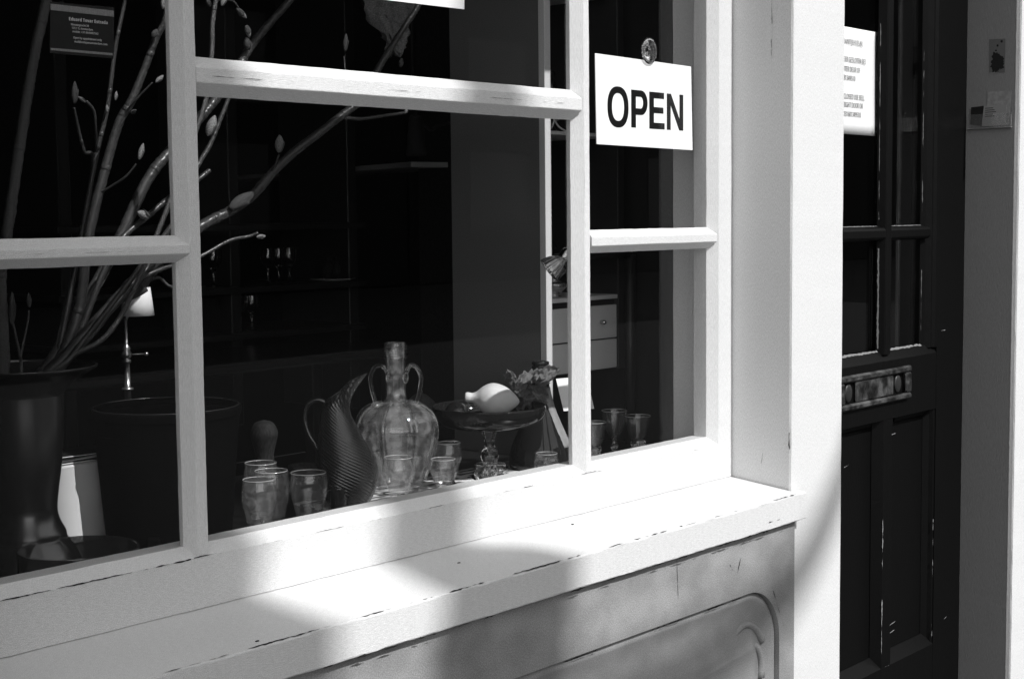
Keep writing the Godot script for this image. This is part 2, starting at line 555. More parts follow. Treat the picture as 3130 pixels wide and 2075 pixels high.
func build_street():
	var st := new_st()
	box(st, Vector3(-60, -0.3, -40), Vector3(140, 0.0, 70))
	build("ground", st, "asphalt").set_meta("kind", "structure")
	st = new_st()
	box(st, Vector3(-30, 0.004, 0.17), Vector3(50, 0.12, 3.4), 0.02)
	build("pavement", st, "paving").set_meta("kind", "structure")
	# bare elm at the kerb: its trunk and limbs throw the soft shadows on the shop front
	var tree := thing("elm_tree", "bare old elm at the kerb across from the shop window", "tree")
	var z := 7.0
	st = new_st()
	tube(st, curve([Vector3(1.0, -0.05, z), Vector3(1.02, 1.50, z), Vector3(1.1, 5.03, z), Vector3(1.22, 6.93, z), Vector3(1.28, 8.13, z), Vector3(1.31, 9.13, z), Vector3(1.28, 10.33, z), Vector3(1.2, 12.03, z + 0.3)], 5), 0.50, 0.36, 18, 0.05, 1)
	build("trunk", st, "tree_bark", tree)
	var limbs := [
		[[Vector3(1.15, 5.6, z), Vector3(1.5, 6.5, z), Vector3(1.85, 7.55, z), Vector3(2.05, 8.15, z), Vector3(2.085, 8.40, z)], 0.21, 0.165],
		[[Vector3(2.05, 8.20, z), Vector3(2.06, 8.62, z), Vector3(2.25, 9.36, z), Vector3(2.42, 10.6, z), Vector3(2.5, 12.1, z)], 0.120, 0.045],
		[[Vector3(2.05, 8.10, z), Vector3(2.34, 8.19, z + 0.1), Vector3(2.71, 8.23, z + 0.1), Vector3(3.0, 8.32, z + 0.1), Vector3(3.17, 8.47, z + 0.1), Vector3(3.27, 8.66, z + 0.1)], 0.085, 0.022],
		[[Vector3(1.1, 6.63, z), Vector3(0.5, 8.03, z), Vector3(0.1, 9.33, z), Vector3(-0.5, 11.13, z)], 0.2, 0.1],
		[[Vector3(2.3, 8.13, z + 0.1), Vector3(2.55, 7.93, z + 0.2), Vector3(2.9, 7.88, z + 0.2), Vector3(3.3, 8.03, z + 0.2)], 0.035, 0.012],
		[[Vector3(1.25, 7.73, z), Vector3(0.9, 9.13, z + 0.4), Vector3(0.8, 10.73, z + 0.8)], 0.12, 0.05]]
	for l in limbs:
		st = new_st()
		tube(st, curve(l[0], 5), l[1], l[2], 12, 0.08, int(l[1] * 900))
		build("limb", st, "tree_bark", tree)
	# the row of houses over the street, seen only as dark reflections in the panes
	for k in 4:
		var x := 2.0 + k * 22.0
		var look: String = ["broad dark brick house across the street, nearest the elm", "dark brick house across the street with a taller gable", "wide dark brick house across the street", "dark brick house across the street, farthest from the elm"][k]
		var h := thing("canal_house", look, "house", "", Vector3(x, 0, 22))
		st = new_st()
		box(st, Vector3(0, 0, 0), Vector3(21.98, 11.2 + (k % 2) * 0.9, 8), 0.03)
		build("wall", st, "brick", h)
		st = new_st()
		box(st, Vector3(-0.05, 11.22 + (k % 2) * 0.9, -0.2), Vector3(22.0, 11.6 + (k % 2) * 0.9, 8.1), 0.03)
		build("roof", st, "roof_tile", h)
		for r in 2:
			for c in 3:
				st = new_st()
				box(st, Vector3(2.0 + c * 7.0, 1.2 + r * 2.6, -0.03), Vector3(4.0 + c * 7.0, 3.0 + r * 2.6, 0.05), 0.01)
				build("window", st, "dark_wood", h)

# ================================================================ the shop front's walls

func build_front():
	var U := Vector3(1, 0, 0)
	var V := Vector3(0, 0, 1)
	var wall := thing("shop_front_wall", "white plastered shop front round the window, grey stone below the sill", "wall")
	var st := new_st()
	box(st, Vector3(-1.5, 0.0, -0.12), Vector3(2.701, 0.9190, 0.100))
	var plate := PackedVector2Array([Vector2(-1.5, 0.9200), Vector2(-1.5, 0.802), Vector2(2.53, 0.802)])
	for k in range(1, 13):
		var a := PI / 2.0 * (1.0 - k / 12.0)
		plate.append(Vector2(2.53 + cos(a) * 0.115, 0.687 + sin(a) * 0.115))
	plate.append_array([Vector2(2.645, 0.0), Vector2(2.7035, 0.0), Vector2(2.7035, 0.9200)])
	prism(st, plate, 0.0718, Transform3D(Basis(), Vector3(0, 0, 0.1002)))
	build("stone_base", st, "stone", wall)
	# pilaster between window and door; its left side is the window reveal
	st = new_st()
	sweep(st, rounded([Vector2(0, -0.13), Vector2(0.2114, -0.13), Vector2(0.2114, 0.163), Vector2(0, 0.163)], 0.006, [2, 3]), Vector3(2.705, 0, 0), Vector3(2.705, 2.6, 0), U, V, 90, 0.0006)
	build("pilaster", st, "plaster", wall)
	st = new_st()
	sweep(st, rounded([Vector2(0, -0.13), Vector2(0.22, -0.13), Vector2(0.22, 0.163), Vector2(0, 0.163)], 0.006, [2, 3]), Vector3(0.68, 0, 0), Vector3(0.68, 2.6, 0), U, V, 90, 0.0006)
	build("pilaster", st, "plaster", wall)
	# door jamb, painted grey, and the white front beyond it
	st = new_st()
	sweep(st, [Vector2(0.0, -0.1), Vector2(0.03, -0.1), Vector2(0.03, 0.1535), Vector2(0.004, 0.1535), Vector2(0.0, 0.150)], Vector3(3.8373, 0, 0), Vector3(3.8373, 2.6, 0), U, V, 120, 0.0009)
	build("door_jamb", st, "grey_paint", wall)
	st = new_st()
	sweep(st, rounded([Vector2(0.034, -0.13), Vector2(0.5, -0.13), Vector2(0.5, 0.163), Vector2(0.034, 0.163)], 0.005, [2, 3]), Vector3(3.8075, 0, 0), Vector3(3.8075, 2.6, 0), U, V, 90, 0.0008)
	build("pilaster", st, "plaster", wall)
	st = new_st()
	box(st, Vector3(4.308, 0, -0.12), Vector3(9, 2.6, 0.15))
	box(st, Vector3(-6, 0, -0.12), Vector3(0.679, 2.6, 0.15))
	build("flank_wall", st, "plaster", wall)
	st = new_st()
	box(st, Vector3(0.9005, 2.47, -0.12), Vector3(2.7045, 2.6, 0.163), 0.004)
	box(st, Vector3(2.917, 2.47, -0.12), Vector3(3.8370, 2.6, 0.163), 0.004)
	build("lintel", st, "plaster", wall)
	st = new_st()
	box(st, Vector3(-6, 2.601, -0.12), Vector3(9, 7.5, 0.15))
	build("upper_wall", st, "brick", wall)
	# sunk panel in the stone below the sill: deep at its edge, swelling towards the middle
	st = new_st()
	var x1 := 2.645
	var y1 := 0.802
	var rad := 0.115
	var rings := []
	for i in 15:
		var s := float(i) / 14.0              # 0 at the outline, 1 on the crown of the cushion
		var inset := 0.0035 * minf(s * 14.0, 1.0) + 0.105 * s
		var z := (0.1600 if i == 0 else 0.1690) - 0.016 * sin(PI * s) + 0.010 * s
		var ring := PackedVector3Array()
		var rr := rad
		ring.append(Vector3(0.2, y1 - inset, z))
		for k in 40:
			ring.append(Vector3(lerpf(0.25, x1 - rad, (k + 0.5) / 40.0), y1 - inset, z))
		for k in 13:
			var a := PI / 2.0 * (1.0 - k / 12.0)
			ring.append(Vector3(x1 - rad + cos(a) * (rr - inset), y1 - rad + sin(a) * (rr - inset), z))
		for k in 12:
			ring.append(Vector3(x1 - inset, lerpf(y1 - rad, 0.12, (k + 1) / 12.0), z))
		ring.append(Vector3(0.2, 0.12, z))
		rings.append(ring)
	for i in rings.size():
		for k in rings[i].size():
			var p: Vector3 = rings[i][k]
			rings[i][k] = p + Vector3(0, 0, 0.0012 * wob.get_noise_3dv(p * 14.0))
	var back := PackedVector3Array()
	for p in rings[0]:
		back.append(Vector3(p.x, p.y, 0.1003))
	rings.push_front(back)
	loft(st, rings, true)
	build("stone_panel", st, "stone", wall)
	# carved scroll at the cushion's end
	st = new_st()
	var scroll := []
	for k in 34:
		var a := -0.4 + k * 0.23
		var r := 0.062 - 0.0014 * k
		scroll.append(Vector3(2.548 + cos(a) * r * 0.8, 0.640 + sin(a) * r, 0.158))
	tube(st, scroll, 0.0095, 0.005, 8, 0.2, 5)
	tube(st, curve([Vector3(2.46, 0.69, 0.158), Vector3(2.485, 0.715, 0.158), Vector3(2.53, 0.735, 0.158), Vector3(2.57, 0.722, 0.158), Vector3(2.60, 0.69, 0.157)], 5), 0.005, 0.009, 8, 0.2, 6)
	tube(st, curve([Vector3(2.45, 0.69, 0.157), Vector3(2.44, 0.66, 0.158), Vector3(2.45, 0.62, 0.158), Vector3(2.44, 0.55, 0.158)], 5), 0.008, 0.006, 8, 0.2, 7)
	ball(st, Vector3(2.548, 0.640, 0.157), Vector3(0.018, 0.024, 0.010), Basis(), 0.3, 4)
	build("carved_scroll", st, "stone", wall)
	# hairline cracks and chips
	st = new_st()
	crack(st, Vector3(2.28, 0.915, 0.1721), Vector3(2.285, 0.83, 0.1721), Vector3(0, 0, 1), 0.0007, 0.6, 3.0)
	crack(st, Vector3(2.50, 0.885, 0.1721), Vector3(2.485, 0.845, 0.1721), Vector3(0, 0, 1), 0.0014, 0.6, 8.0)
	crack(st, Vector3(2.46, 0.872, 0.1721), Vector3(2.47, 0.858, 0.1721), Vector3(0, 0, 1), 0.0014, 0.7, 9.0)
	crack(st, Vector3(2.62, 0.79, 0.1721), Vector3(2.665, 0.70, 0.1721), Vector3(0, 0, 1), 0.0012, 0.5, 12.0)
	crack(st, Vector3(0.95, 0.80, 0.1721), Vector3(2.5, 0.80, 0.1721), Vector3(0, 0, 1), 0.0016, 0.75, 15.0)
	crack(st, Vector3(2.7040, 1.10, 0.158), Vector3(2.7040, 1.02, 0.160), Vector3(-1, 0, 0), 0.0018, 0.6, 22.0)
	crack(st, Vector3(2.7038, 1.055, 0.096), Vector3(2.7038, 1.03, 0.092), Vector3(-1, 0, 0), 0.0012, 0.7, 25.0)
	crack(st, Vector3(2.7038, 1.05, 0.128), Vector3(2.7038, 1.025, 0.131), Vector3(-1, 0, 0), 0.0014, 0.7, 28.0)
	build("paint_crack", st, "crack", wall, "stuff")
	st = new_st()
	for a in [[0.112, 2.0, 1.93, 31.0], [0.112, 1.90, 1.80, 36.0], [0.112, 1.64, 1.59, 39.0]]:
		crack(st, Vector3(2.7036, a[1], a[0]), Vector3(2.7036, a[2], a[0] + 0.002), Vector3(-1, 0, 0), 0.001, 0.5, a[3])
	# the grey jamb: flaked lines that show old white paint
	for a in [[0.099, 2.03, 1.985, 41.0], [0.139, 2.03, 1.965, 44.0], [0.094, 1.75, 1.55, 47.0], [0.140, 1.81, 1.77, 49.0], [0.143, 0.62, 0.35, 53.0], [0.099, 0.50, 0.38, 57.0], [0.070, 0.72, 0.62, 59.0], [0.117, 0.48, 0.36, 63.0]]:
		crack(st, Vector3(3.8364, a[1], a[0]), Vector3(3.8364, a[2], a[0] + 0.001), Vector3(-1, 0, 0), 0.0016, 0.42, a[3])
	crack(st, Vector3(3.8364, 2.2, 0.1495), Vector3(3.8364, 0.2, 0.1495), Vector3(-1, 0, 0), 0.0012, 0.9, 66.0)
	for a in [[0.0765, 1.992, 0.0775, 1.905], [0.1225, 1.990, 0.123, 1.904], [0.0765, 1.992, 0.1225, 1.990], [0.078, 1.905, 0.122, 1.903], [0.03, 1.865, 0.06, 1.862]]:
		crack(st, Vector3(3.8361, a[1], a[0]), Vector3(3.8361, a[3], a[2]), Vector3(-1, 0, 0), 0.0018, 0.75, a[0] * 900.0 + a[1] * 70.0)
	build("bare_flake", st, "chip", wall, "stuff")
	# where a bell plate has gone from the jamb: a bare rectangle with a dark, rotted patch
	st = new_st()
	prism(st, PackedVector2Array([Vector2(0.0785, 1.906), Vector2(0.1215, 1.904), Vector2(0.1215, 1.990), Vector2(0.0785, 1.992)]), 0.0004, Transform3D(Basis(Vector3(0, 0, 1), Vector3(0, 1, 0), Vector3(-1, 0, 0)), Vector3(3.8367, 0, 0)))
	build("bare_rectangle", st, "bare_wood", wall)
	st = new_st()
	var blob := PackedVector2Array()
	for k in 72:
		var a := TAU * k / 72.0
		var f := 1.0 + 0.45 * wob.get_noise_2d(cos(a) * 2.0, sin(a) * 2.0) + 0.25 * wob.get_noise_2d(cos(a) * 6.0 + 30.0, sin(a) * 6.0)
		blob.append(Vector2(0.100 + cos(a) * 0.0165 * f, 1.931 + sin(a) * 0.025 * f))
	prism(st, blob, 0.0004, Transform3D(Basis(Vector3(0, 0, 1), Vector3(0, 1, 0), Vector3(-1, 0, 0)), Vector3(3.8362, 0, 0)))
	for c in [[0.112, 1.984, 0.0035], [0.101, 1.974, 0.0028], [0.097, 1.962, 0.0022]]:
		ball(st, Vector3(3.8362, c[1], c[0]), Vector3(0.0008, c[2], c[2]), Basis(), 0.2, 3, 8, 10)
	build("bell_recess", st, "crack", wall)

# ================================================================ the shop window

func build_window():
	var w := thing("shop_window", "white painted wooden shop window with glazing bars and weathered sill", "window")
	var X := Vector3(1, 0, 0)
	var Y := Vector3(0, 1, 0)
	var Z := Vector3(0, 0, 1)
	var st := new_st()
	# profile of the sill in (z, y)
	sweep(st, rounded([Vector2(-0.05, 0.9995), Vector2(0.0195, 0.9955), Vector2(0.186, 0.9774), Vector2(0.186, 0.9225), Vector2(0.10, 0.9225), Vector2(-0.05, 0.9225)], 0.0025, [2, 3]), Vector3(0.90, 0, 0), Vector3(2.7005, 0, 0), Z, Y, 260, 0.0011)
	sweep(st, rounded([Vector2(0.1655, 0.9797), Vector2(0.186, 0.9774), Vector2(0.186, 0.9225), Vector2(0.1655, 0.9225)], 0.0025, [1, 2]), Vector3(2.7007, 0, 0), Vector3(2.727, 0, 0), Z, Y, 6, 0.0008)
	build("sill", st, "paint_level", w)
	# bottom rail with its sloped glazing bead
	st = new_st()
	sweep(st, [Vector2(-0.05, 0.9965), Vector2(0.020, 0.9965), Vector2(0.020, 1.0693), Vector2(0.0188, 1.0703), Vector2(0.0, 1.0852), Vector2(-0.035, 1.0852)], Vector3(0.9, 0, 0), Vector3(2.7045, 0, 0), Z, Y, 220, 0.0007)
	build("bottom_rail", st, "paint_level", w)
	st = new_st()
	sweep(st, [Vector2(-0.05, 2.39), Vector2(0.0, 2.39), Vector2(0.020, 2.405), Vector2(0.020, 2.4695), Vector2(-0.05, 2.4695)], Vector3(0.9, 0, 0), Vector3(2.7045, 0, 0), Z, Y, 60, 0.0006)
	build("top_rail", st, "paint_level", w)
	# stiles at the ends, mullions between the panes: (x, z)
	var stile := [Vector2(0, -0.031), Vector2(0, 0), Vector2(0.0155, 0.0198), Vector2(0.0675, 0.0198), Vector2(0.0675, -0.031)]
	st = new_st()
	sweep(st, stile, Vector3(2.637, 1.0692, 0), Vector3(2.637, 2.406, 0), X, Z, 110, 0.0007)
	build("stile", st, "paint_upright", w)
	var mirror := []
	for p in stile:
		mirror.append(Vector2(-p.x, p.y))
	st = new_st()
	sweep(st, mirror, Vector3(0.9685, 1.0692, 0), Vector3(0.9685, 2.406, 0), X, Z, 110, 0.0007)
	build("stile", st, "paint_upright", w)
	for x in [1.323, 2.2145]:
		var b: float = 0.020 if x < 2.0 else 0.0247
		var f: float = 0.0088 if x < 2.0 else 0.0072
		st = new_st()
		sweep(st, rounded([Vector2(-b, 0), Vector2(-f, 0.0196), Vector2(f, 0.0196), Vector2(b, 0), Vector2(b * 0.75, -0.0098), Vector2(-b * 0.95, -0.0098)], 0.0014, [1, 2]), Vector3(x, 1.0694, 0), Vector3(x, 2.406, 0), X, Z, 130, 0.0007)
		build("mullion", st, "paint_upright", w)
	# transoms: (glass top, front top, front bottom, glass bottom)
	for t in [[0.968, 1.3035, 1.526, 1.5125, 1.501, 1.488, 0.0192], [1.3425, 2.1905, 1.776, 1.7602, 1.7386, 1.7215, 0.0192], [2.2385, 2.6375, 1.5208, 1.507, 1.4913, 1.4775, 0.0192]]:
		st = new_st()
		var prof := rounded([Vector2(0, t[2]), Vector2(t[6], t[3]), Vector2(t[6], t[4]), Vector2(0, t[5]), Vector2(-0.009, t[5] + 0.004), Vector2(-0.009, t[2] - 0.004)], 0.0012, [1, 2])
		var e0: float = t[0]
		var e1: float = t[1]
		# the bar's ends are scribed to the sloping sides of the uprights
		var rings := []
		var steps := 90
		for i in steps + 1:
			var r := PackedVector3Array()
			for k in prof.size():
				var q: Vector2 = prof[k]
				var grow := 0.0105 * clampf(q.x / 0.0192, 0.0, 1.0) * (0.97)
				var x := lerpf(e0 - grow, e1 + grow, float(i) / steps)
				var s := Vector3(x * 9.0 + k * 3.7, k * 1.3, t[2] * 5.0)
				var j := (wob.get_noise_3dv(s) + 0.5 * wob.get_noise_3dv(s * 4.0)) * 0.0007
				r.append(Vector3(x, q.y + j, q.x + j * 0.6))
			rings.append(r)
		loft(st, rings)
		build("transom", st, "paint_level", w)
	# panes
	for p in [[0.966, 1.3045, 1.084, 1.4895], [0.966, 1.3045, 1.5245, 2.392], [1.3415, 2.1915, 1.084, 1.7225], [1.3415, 2.1915, 1.7745, 2.392], [2.2375, 2.6385, 1.084, 1.479], [2.2375, 2.6385, 1.5193, 2.392]]:
		st = new_st()
		box(st, Vector3(p[0], p[2], -0.0032), Vector3(p[1], p[3], -0.0006))
		build("pane", st, "pane", w)
	# broken paint along the joints
	st = new_st()
	crack(st, Vector3(0.96, 1.0700, 0.0204), Vector3(1.30, 1.0700, 0.0204), Z, 0.0011, 0.75, 1.0)
	crack(st, Vector3(1.30, 1.0700, 0.0206), Vector3(1.62, 1.0700, 0.0206), Z, 0.0005, 0.35, 4.0)
	crack(st, Vector3(1.62, 1.0690, 0.0206), Vector3(2.05, 1.0690, 0.0206), Z, 0.0010, 0.45, 77.0)
	crack(st, Vector3(2.22, 1.0690, 0.0206), Vector3(2.62, 1.0690, 0.0206), Z, 0.0006, 0.30, 11.0)
	var ns := Vector3(0, 1, 0.109).normalized()
	crack(st, Vector3(1.02, 0.9779, 0.1835), Vector3(1.26, 0.9779, 0.1835), ns, 0.0020, 0.35, 17.0)
	crack(st, Vector3(1.26, 0.9779, 0.1835), Vector3(1.62, 0.9779, 0.1838), ns, 0.0024, 0.62, 18.0)
	crack(st, Vector3(1.60, 0.9779, 0.1838), Vector3(2.02, 0.9779, 0.1838), ns, 0.0030, 0.66, 23.0)
	crack(st, Vector3(2.02, 0.9779, 0.1838), Vector3(2.70, 0.9779, 0.1838), ns, 0.0022, 0.45, 29.0)
	crack(st, Vector3(1.30, 0.922, 0.1864), Vector3(2.66, 0.922, 0.1864), Z, 0.0022, 0.55, 37.0)
	crack(st, Vector3(2.58, 0.938, 0.1864), Vector3(2.62, 0.938, 0.1864), Z, 0.0010, 0.8, 40.0)
	crack(st, Vector3(1.36, 1.7488, 0.0202), Vector3(2.18, 1.7490, 0.0202), Z, 0.0004, 0.55, 43.0)
	crack(st, Vector3(1.00, 1.506, 0.0202), Vector3(1.28, 1.506, 0.0202), Z, 0.0003, 0.5, 46.0)
	crack(st, Vector3(2.02, 0.9958, 0.012 + 0.03), Vector3(2.06, 0.9940, 0.045), ns, 0.0010, 0.6, 48.0)
	crack(st, Vector3(1.305, 1.0712, 0.0206), Vector3(1.345, 1.0712, 0.0206), Z, 0.0009, 0.75, 51.0)
	crack(st, Vector3(2.19, 1.0705, 0.0207), Vector3(2.236, 1.0705, 0.0207), Z, 0.0005, 0.7, 55.0)
	for c in [[1.295, 0.9800, 0.168], [2.28, 0.9783, 0.182], [2.12, 0.992, 0.055], [1.78, 0.988, 0.09]]:
		ball(st, Vector3(c[0], c[1], c[2]), Vector3(0.0036, 0.0008, 0.0022), Basis(), 0.4, int(c[0] * 90), 8, 10)
	build("paint_crack", st, "crack", w, "stuff")

# ================================================================ the door

func build_door():
	var d := thing("shop_door", "black painted panelled door with four glass panes and a worn letterbox", "door")
	var X := Vector3(1, 0, 0)
	var Y := Vector3(0, 1, 0)
	var Z := Vector3(0, 0, 1)
	var F := 0.019
	var st := new_st()
	# stiles with a moulded inner edge: (x, z)
	sweep(st, [Vector2(0, -0.03), Vector2(0, F), Vector2(-0.168, F), Vector2(-0.176, F - 0.006), Vector2(-0.186, F - 0.004), Vector2(-0.196, F - 0.016), Vector2(-0.212, -0.004), Vector2(-0.212, -0.03)], Vector3(3.8345, 1.2, 0), Vector3(3.8345, 2.46, 0), X, Z, 60, 0.0006)
	sweep(st, [Vector2(0, -0.03), Vector2(0, F), Vector2(-0.158, F), Vector2(-0.158, -0.03)], Vector3(3.8345, 0.06, 0), Vector3(3.8345, 1.2, 0), X, Z, 60, 0.0006)
	build("stile", st, "black_paint", d)
	st = new_st()
	sweep(st, [Vector2(0, -0.03), Vector2(0, F), Vector2(0.205, F), Vector2(0.214, F - 0.006), Vector2(0.224, F - 0.004), Vector2(0.236, F - 0.016), Vector2(0.268, -0.004), Vector2(0.268, -0.03)], Vector3(2.92, 1.2, 0), Vector3(2.92, 2.46, 0), X, Z, 60, 0.0006)
	sweep(st, [Vector2(0, -0.03), Vector2(0, F), Vector2(0.158, F), Vector2(0.158, -0.03)], Vector3(2.92, 0.06, 0), Vector3(2.92, 1.2, 0), X, Z, 60, 0.0006)
	build("stile", st, "black_paint", d)
	st = new_st()
	sweep(st, [Vector2(-0.03, 1.040), Vector2(F, 1.040), Vector2(F, 1.185), Vector2(F - 0.016, 1.2065), Vector2(-0.03, 1.2065)], Vector3(3.0785, 0, 0), Vector3(3.676, 0, 0), Z, Y, 40, 0.0006)
	build("lock_rail", st, "black_paint", d)
	st = new_st()
	sweep(st, [Vector2(-0.03, 0.06), Vector2(F, 0.06), Vector2(F, 0.418), Vector2(-0.004, 0.446), Vector2(-0.03, 0.446)], Vector3(3.0785, 0, 0), Vector3(3.676, 0, 0), Z, Y, 40, 0.0006)
	build("bottom_rail", st, "black_paint", d)
	st = new_st()
	sweep(st, [Vector2(-0.03, 2.32), Vector2(-0.004, 2.32), Vector2(F, 2.34), Vector2(F, 2.46), Vector2(-0.03, 2.46)], Vector3(3.13, 0, 0), Vector3(3.66, 0, 0), Z, Y, 20, 0.0006)
	build("top_rail", st, "black_paint", d)
	st = new_st()
	sweep(st, [Vector2(-0.024, -0.004), Vector2(-0.016, 0.015), Vector2(-0.012, F - 0.002), Vector2(0.012, F - 0.002), Vector2(0.016, 0.015), Vector2(0.024, -0.004), Vector2(0.014, -0.02), Vector2(-0.014, -0.02)], Vector3(3.411, 1.2, 0), Vector3(3.411, 2.335, 0), X, Z, 50, 0.0005)
	build("glazing_bar", st, "black_paint", d)
	for s in [[3.186, 3.390], [3.432, 3.625]]:
		st = new_st()
		sweep(st, [Vector2(-0.004, 1.513), Vector2(0.013, 1.509), Vector2(0.0165, 1.503), Vector2(0.0165, 1.487), Vector2(0.013, 1.482), Vector2(-0.004, 1.478)], Vector3(s[0] - 0.012, 0, 0), Vector3(s[1] + 0.012, 0, 0), Z, Y, 20, 0.0005)
		build("glazing_bar", st, "black_paint", d)
	for p in [[3.184, 3.390, 1.2055, 1.4795], [3.184, 3.390, 1.5115, 2.322], [3.432, 3.626, 1.2055, 1.4795], [3.432, 3.626, 1.5115, 2.322]]:
		st = new_st()
		box(st, Vector3(p[0], p[2], -0.010), Vector3(p[1], p[3], -0.007))
		build("pane", st, "pane", d)
	# lower half: a middle stile and two sunk panels
	st = new_st()
	sweep(st, [Vector2(-0.042, -0.004), Vector2(-0.024, F), Vector2(0.024, F), Vector2(0.042, -0.004), Vector2(0.03, -0.03), Vector2(-0.03, -0.03)], Vector3(3.4125, 0.4185, 0), Vector3(3.4125, 1.0395, 0), X, Z, 50, 0.0006)
	build("middle_stile", st, "black_paint", d)
	for p in [[3.079, 3.3715], [3.4535, 3.6755]]:
		st = new_st()
		box(st, Vector3(p[0], 0.44, -0.028), Vector3(p[1], 1.0395, -0.006), 0.0)
		sweep(st, [Vector2(-0.006, 0.0), Vector2(0.008, 0.0), Vector2(0.004, -0.012), Vector2(-0.006, -0.020)], Vector3(p[0] + 0.02, 1.0394, 0), Vector3(p[1] - 0.02, 1.0394, 0), Z, Y, 16, 0.0004)
		build("panel", st, "black_paint", d)
	# right edge of the right panel: a sloping moulding
	st = new_st()
	sweep(st, [Vector2(0.0, F - 0.002), Vector2(-0.006, F - 0.004), Vector2(-0.010, 0.006), Vector2(-0.026, -0.005), Vector2(0.0, -0.005)], Vector3(3.676, 0.42, 0), Vector3(3.676, 1.0392, 0), X, Z, 40, 0.0005)
	build("moulding", st, "black_paint", d)
	# worn letterbox plate
	st = new_st()
	for r in [[3.150, 1.083, 3.516, 1.098], [3.150, 1.150, 3.516, 1.166], [3.150, 1.0985, 3.176, 1.1495], [3.487, 1.0985, 3.516, 1.1495]]:
		box(st, Vector3(r[0], r[1], F - 0.001), Vector3(r[2], r[3], F + 0.012), 0.004)
	var lb := build("letterbox", st, "pewter", d)
	st = new_st()
	box(st, Vector3(3.236, 1.099, F - 0.001), Vector3(3.428, 1.149, F + 0.006), 0.0025)
	build("flap", st, "pewter", lb)
	for x in [3.206, 3.457]:
		st = new_st()
		ball(st, Vector3(x, 1.124, F + 0.001), Vector3(0.017, 0.022, 0.006))
		build("boss", st, "dark_wood", lb)
	# pale putty and bare edges
	st = new_st()
	for p in [[3.19, 3.385, 1.2085], [3.436, 3.62, 1.2085]]:
		crack(st, Vector3(p[0], p[2], 0.0015), Vector3(p[1], p[2], 0.0015), Vector3(0, 0.8, 0.6), 0.0045, 1.3, p[0] * 10.0)
	for p in [[3.19, 3.385, 1.5135], [3.436, 3.62, 1.5135]]:
		crack(st, Vector3(p[0], p[2], -0.002), Vector3(p[1], p[2], -0.002), Vector3(0, 0.95, 0.3), 0.0032, 1.2, p[0] * 13.0)
	crack(st, Vector3(3.388, 1.215, 0.001), Vector3(3.388, 1.46, 0.001), Vector3(-0.9, 0, 0.4), 0.0022, 1.3, 6.0)
	crack(st, Vector3(3.388, 1.53, 0.001), Vector3(3.388, 2.0, 0.001), Vector3(-0.9, 0, 0.4), 0.0010, 0.8, 9.0)
	crack(st, Vector3(3.622, 1.55, 0.001), Vector3(3.622, 2.0, 0.001), Vector3(-0.9, 0, 0.4), 0.0010, 0.7, 19.0)
	crack(st, Vector3(3.622, 1.21, 0.001), Vector3(3.622, 1.4, 0.001), Vector3(-0.9, 0, 0.4), 0.0009, 0.8, 16.0)
	build("putty", st, "putty", d, "stuff")
	st = new_st()
	crack(st, Vector3(3.388, 0.80, F + 0.0002), Vector3(3.388, 0.42, F + 0.0002), Z, 0.0026, 0.62, 21.0)
	crack(st, Vector3(3.668, 0.75, F + 0.0002), Vector3(3.668, 0.44, F + 0.0002), Z, 0.0024, 0.62, 24.0)
	crack(st, Vector3(3.10, 0.419, F + 0.0004), Vector3(3.66, 0.419, F + 0.0004), Z, 0.0012, 0.45, 27.0)
	for c in [[3.43, 1.0, 3.45, 1.001], [3.43, 0.52, 3.46, 0.524], [3.43, 0.50, 3.455, 0.503], [3.19, 0.95, 3.215, 0.953], [3.71, 0.62, 3.715, 0.65], [3.70, 1.24, 3.725, 1.2405], [3.73, 0.56, 3.75, 0.562], [3.74, 0.47, 3.755, 0.474]]:
		crack(st, Vector3(c[0], c[1], F + 0.0004), Vector3(c[2], c[3], F + 0.0004), Z, 0.0011, 0.7, c[0] * 31.0 + c[1] * 77.0, 0.003)
	build("paint_chip", st, "chip", d, "stuff")

# ================================================================ inside: the room and the display ledge

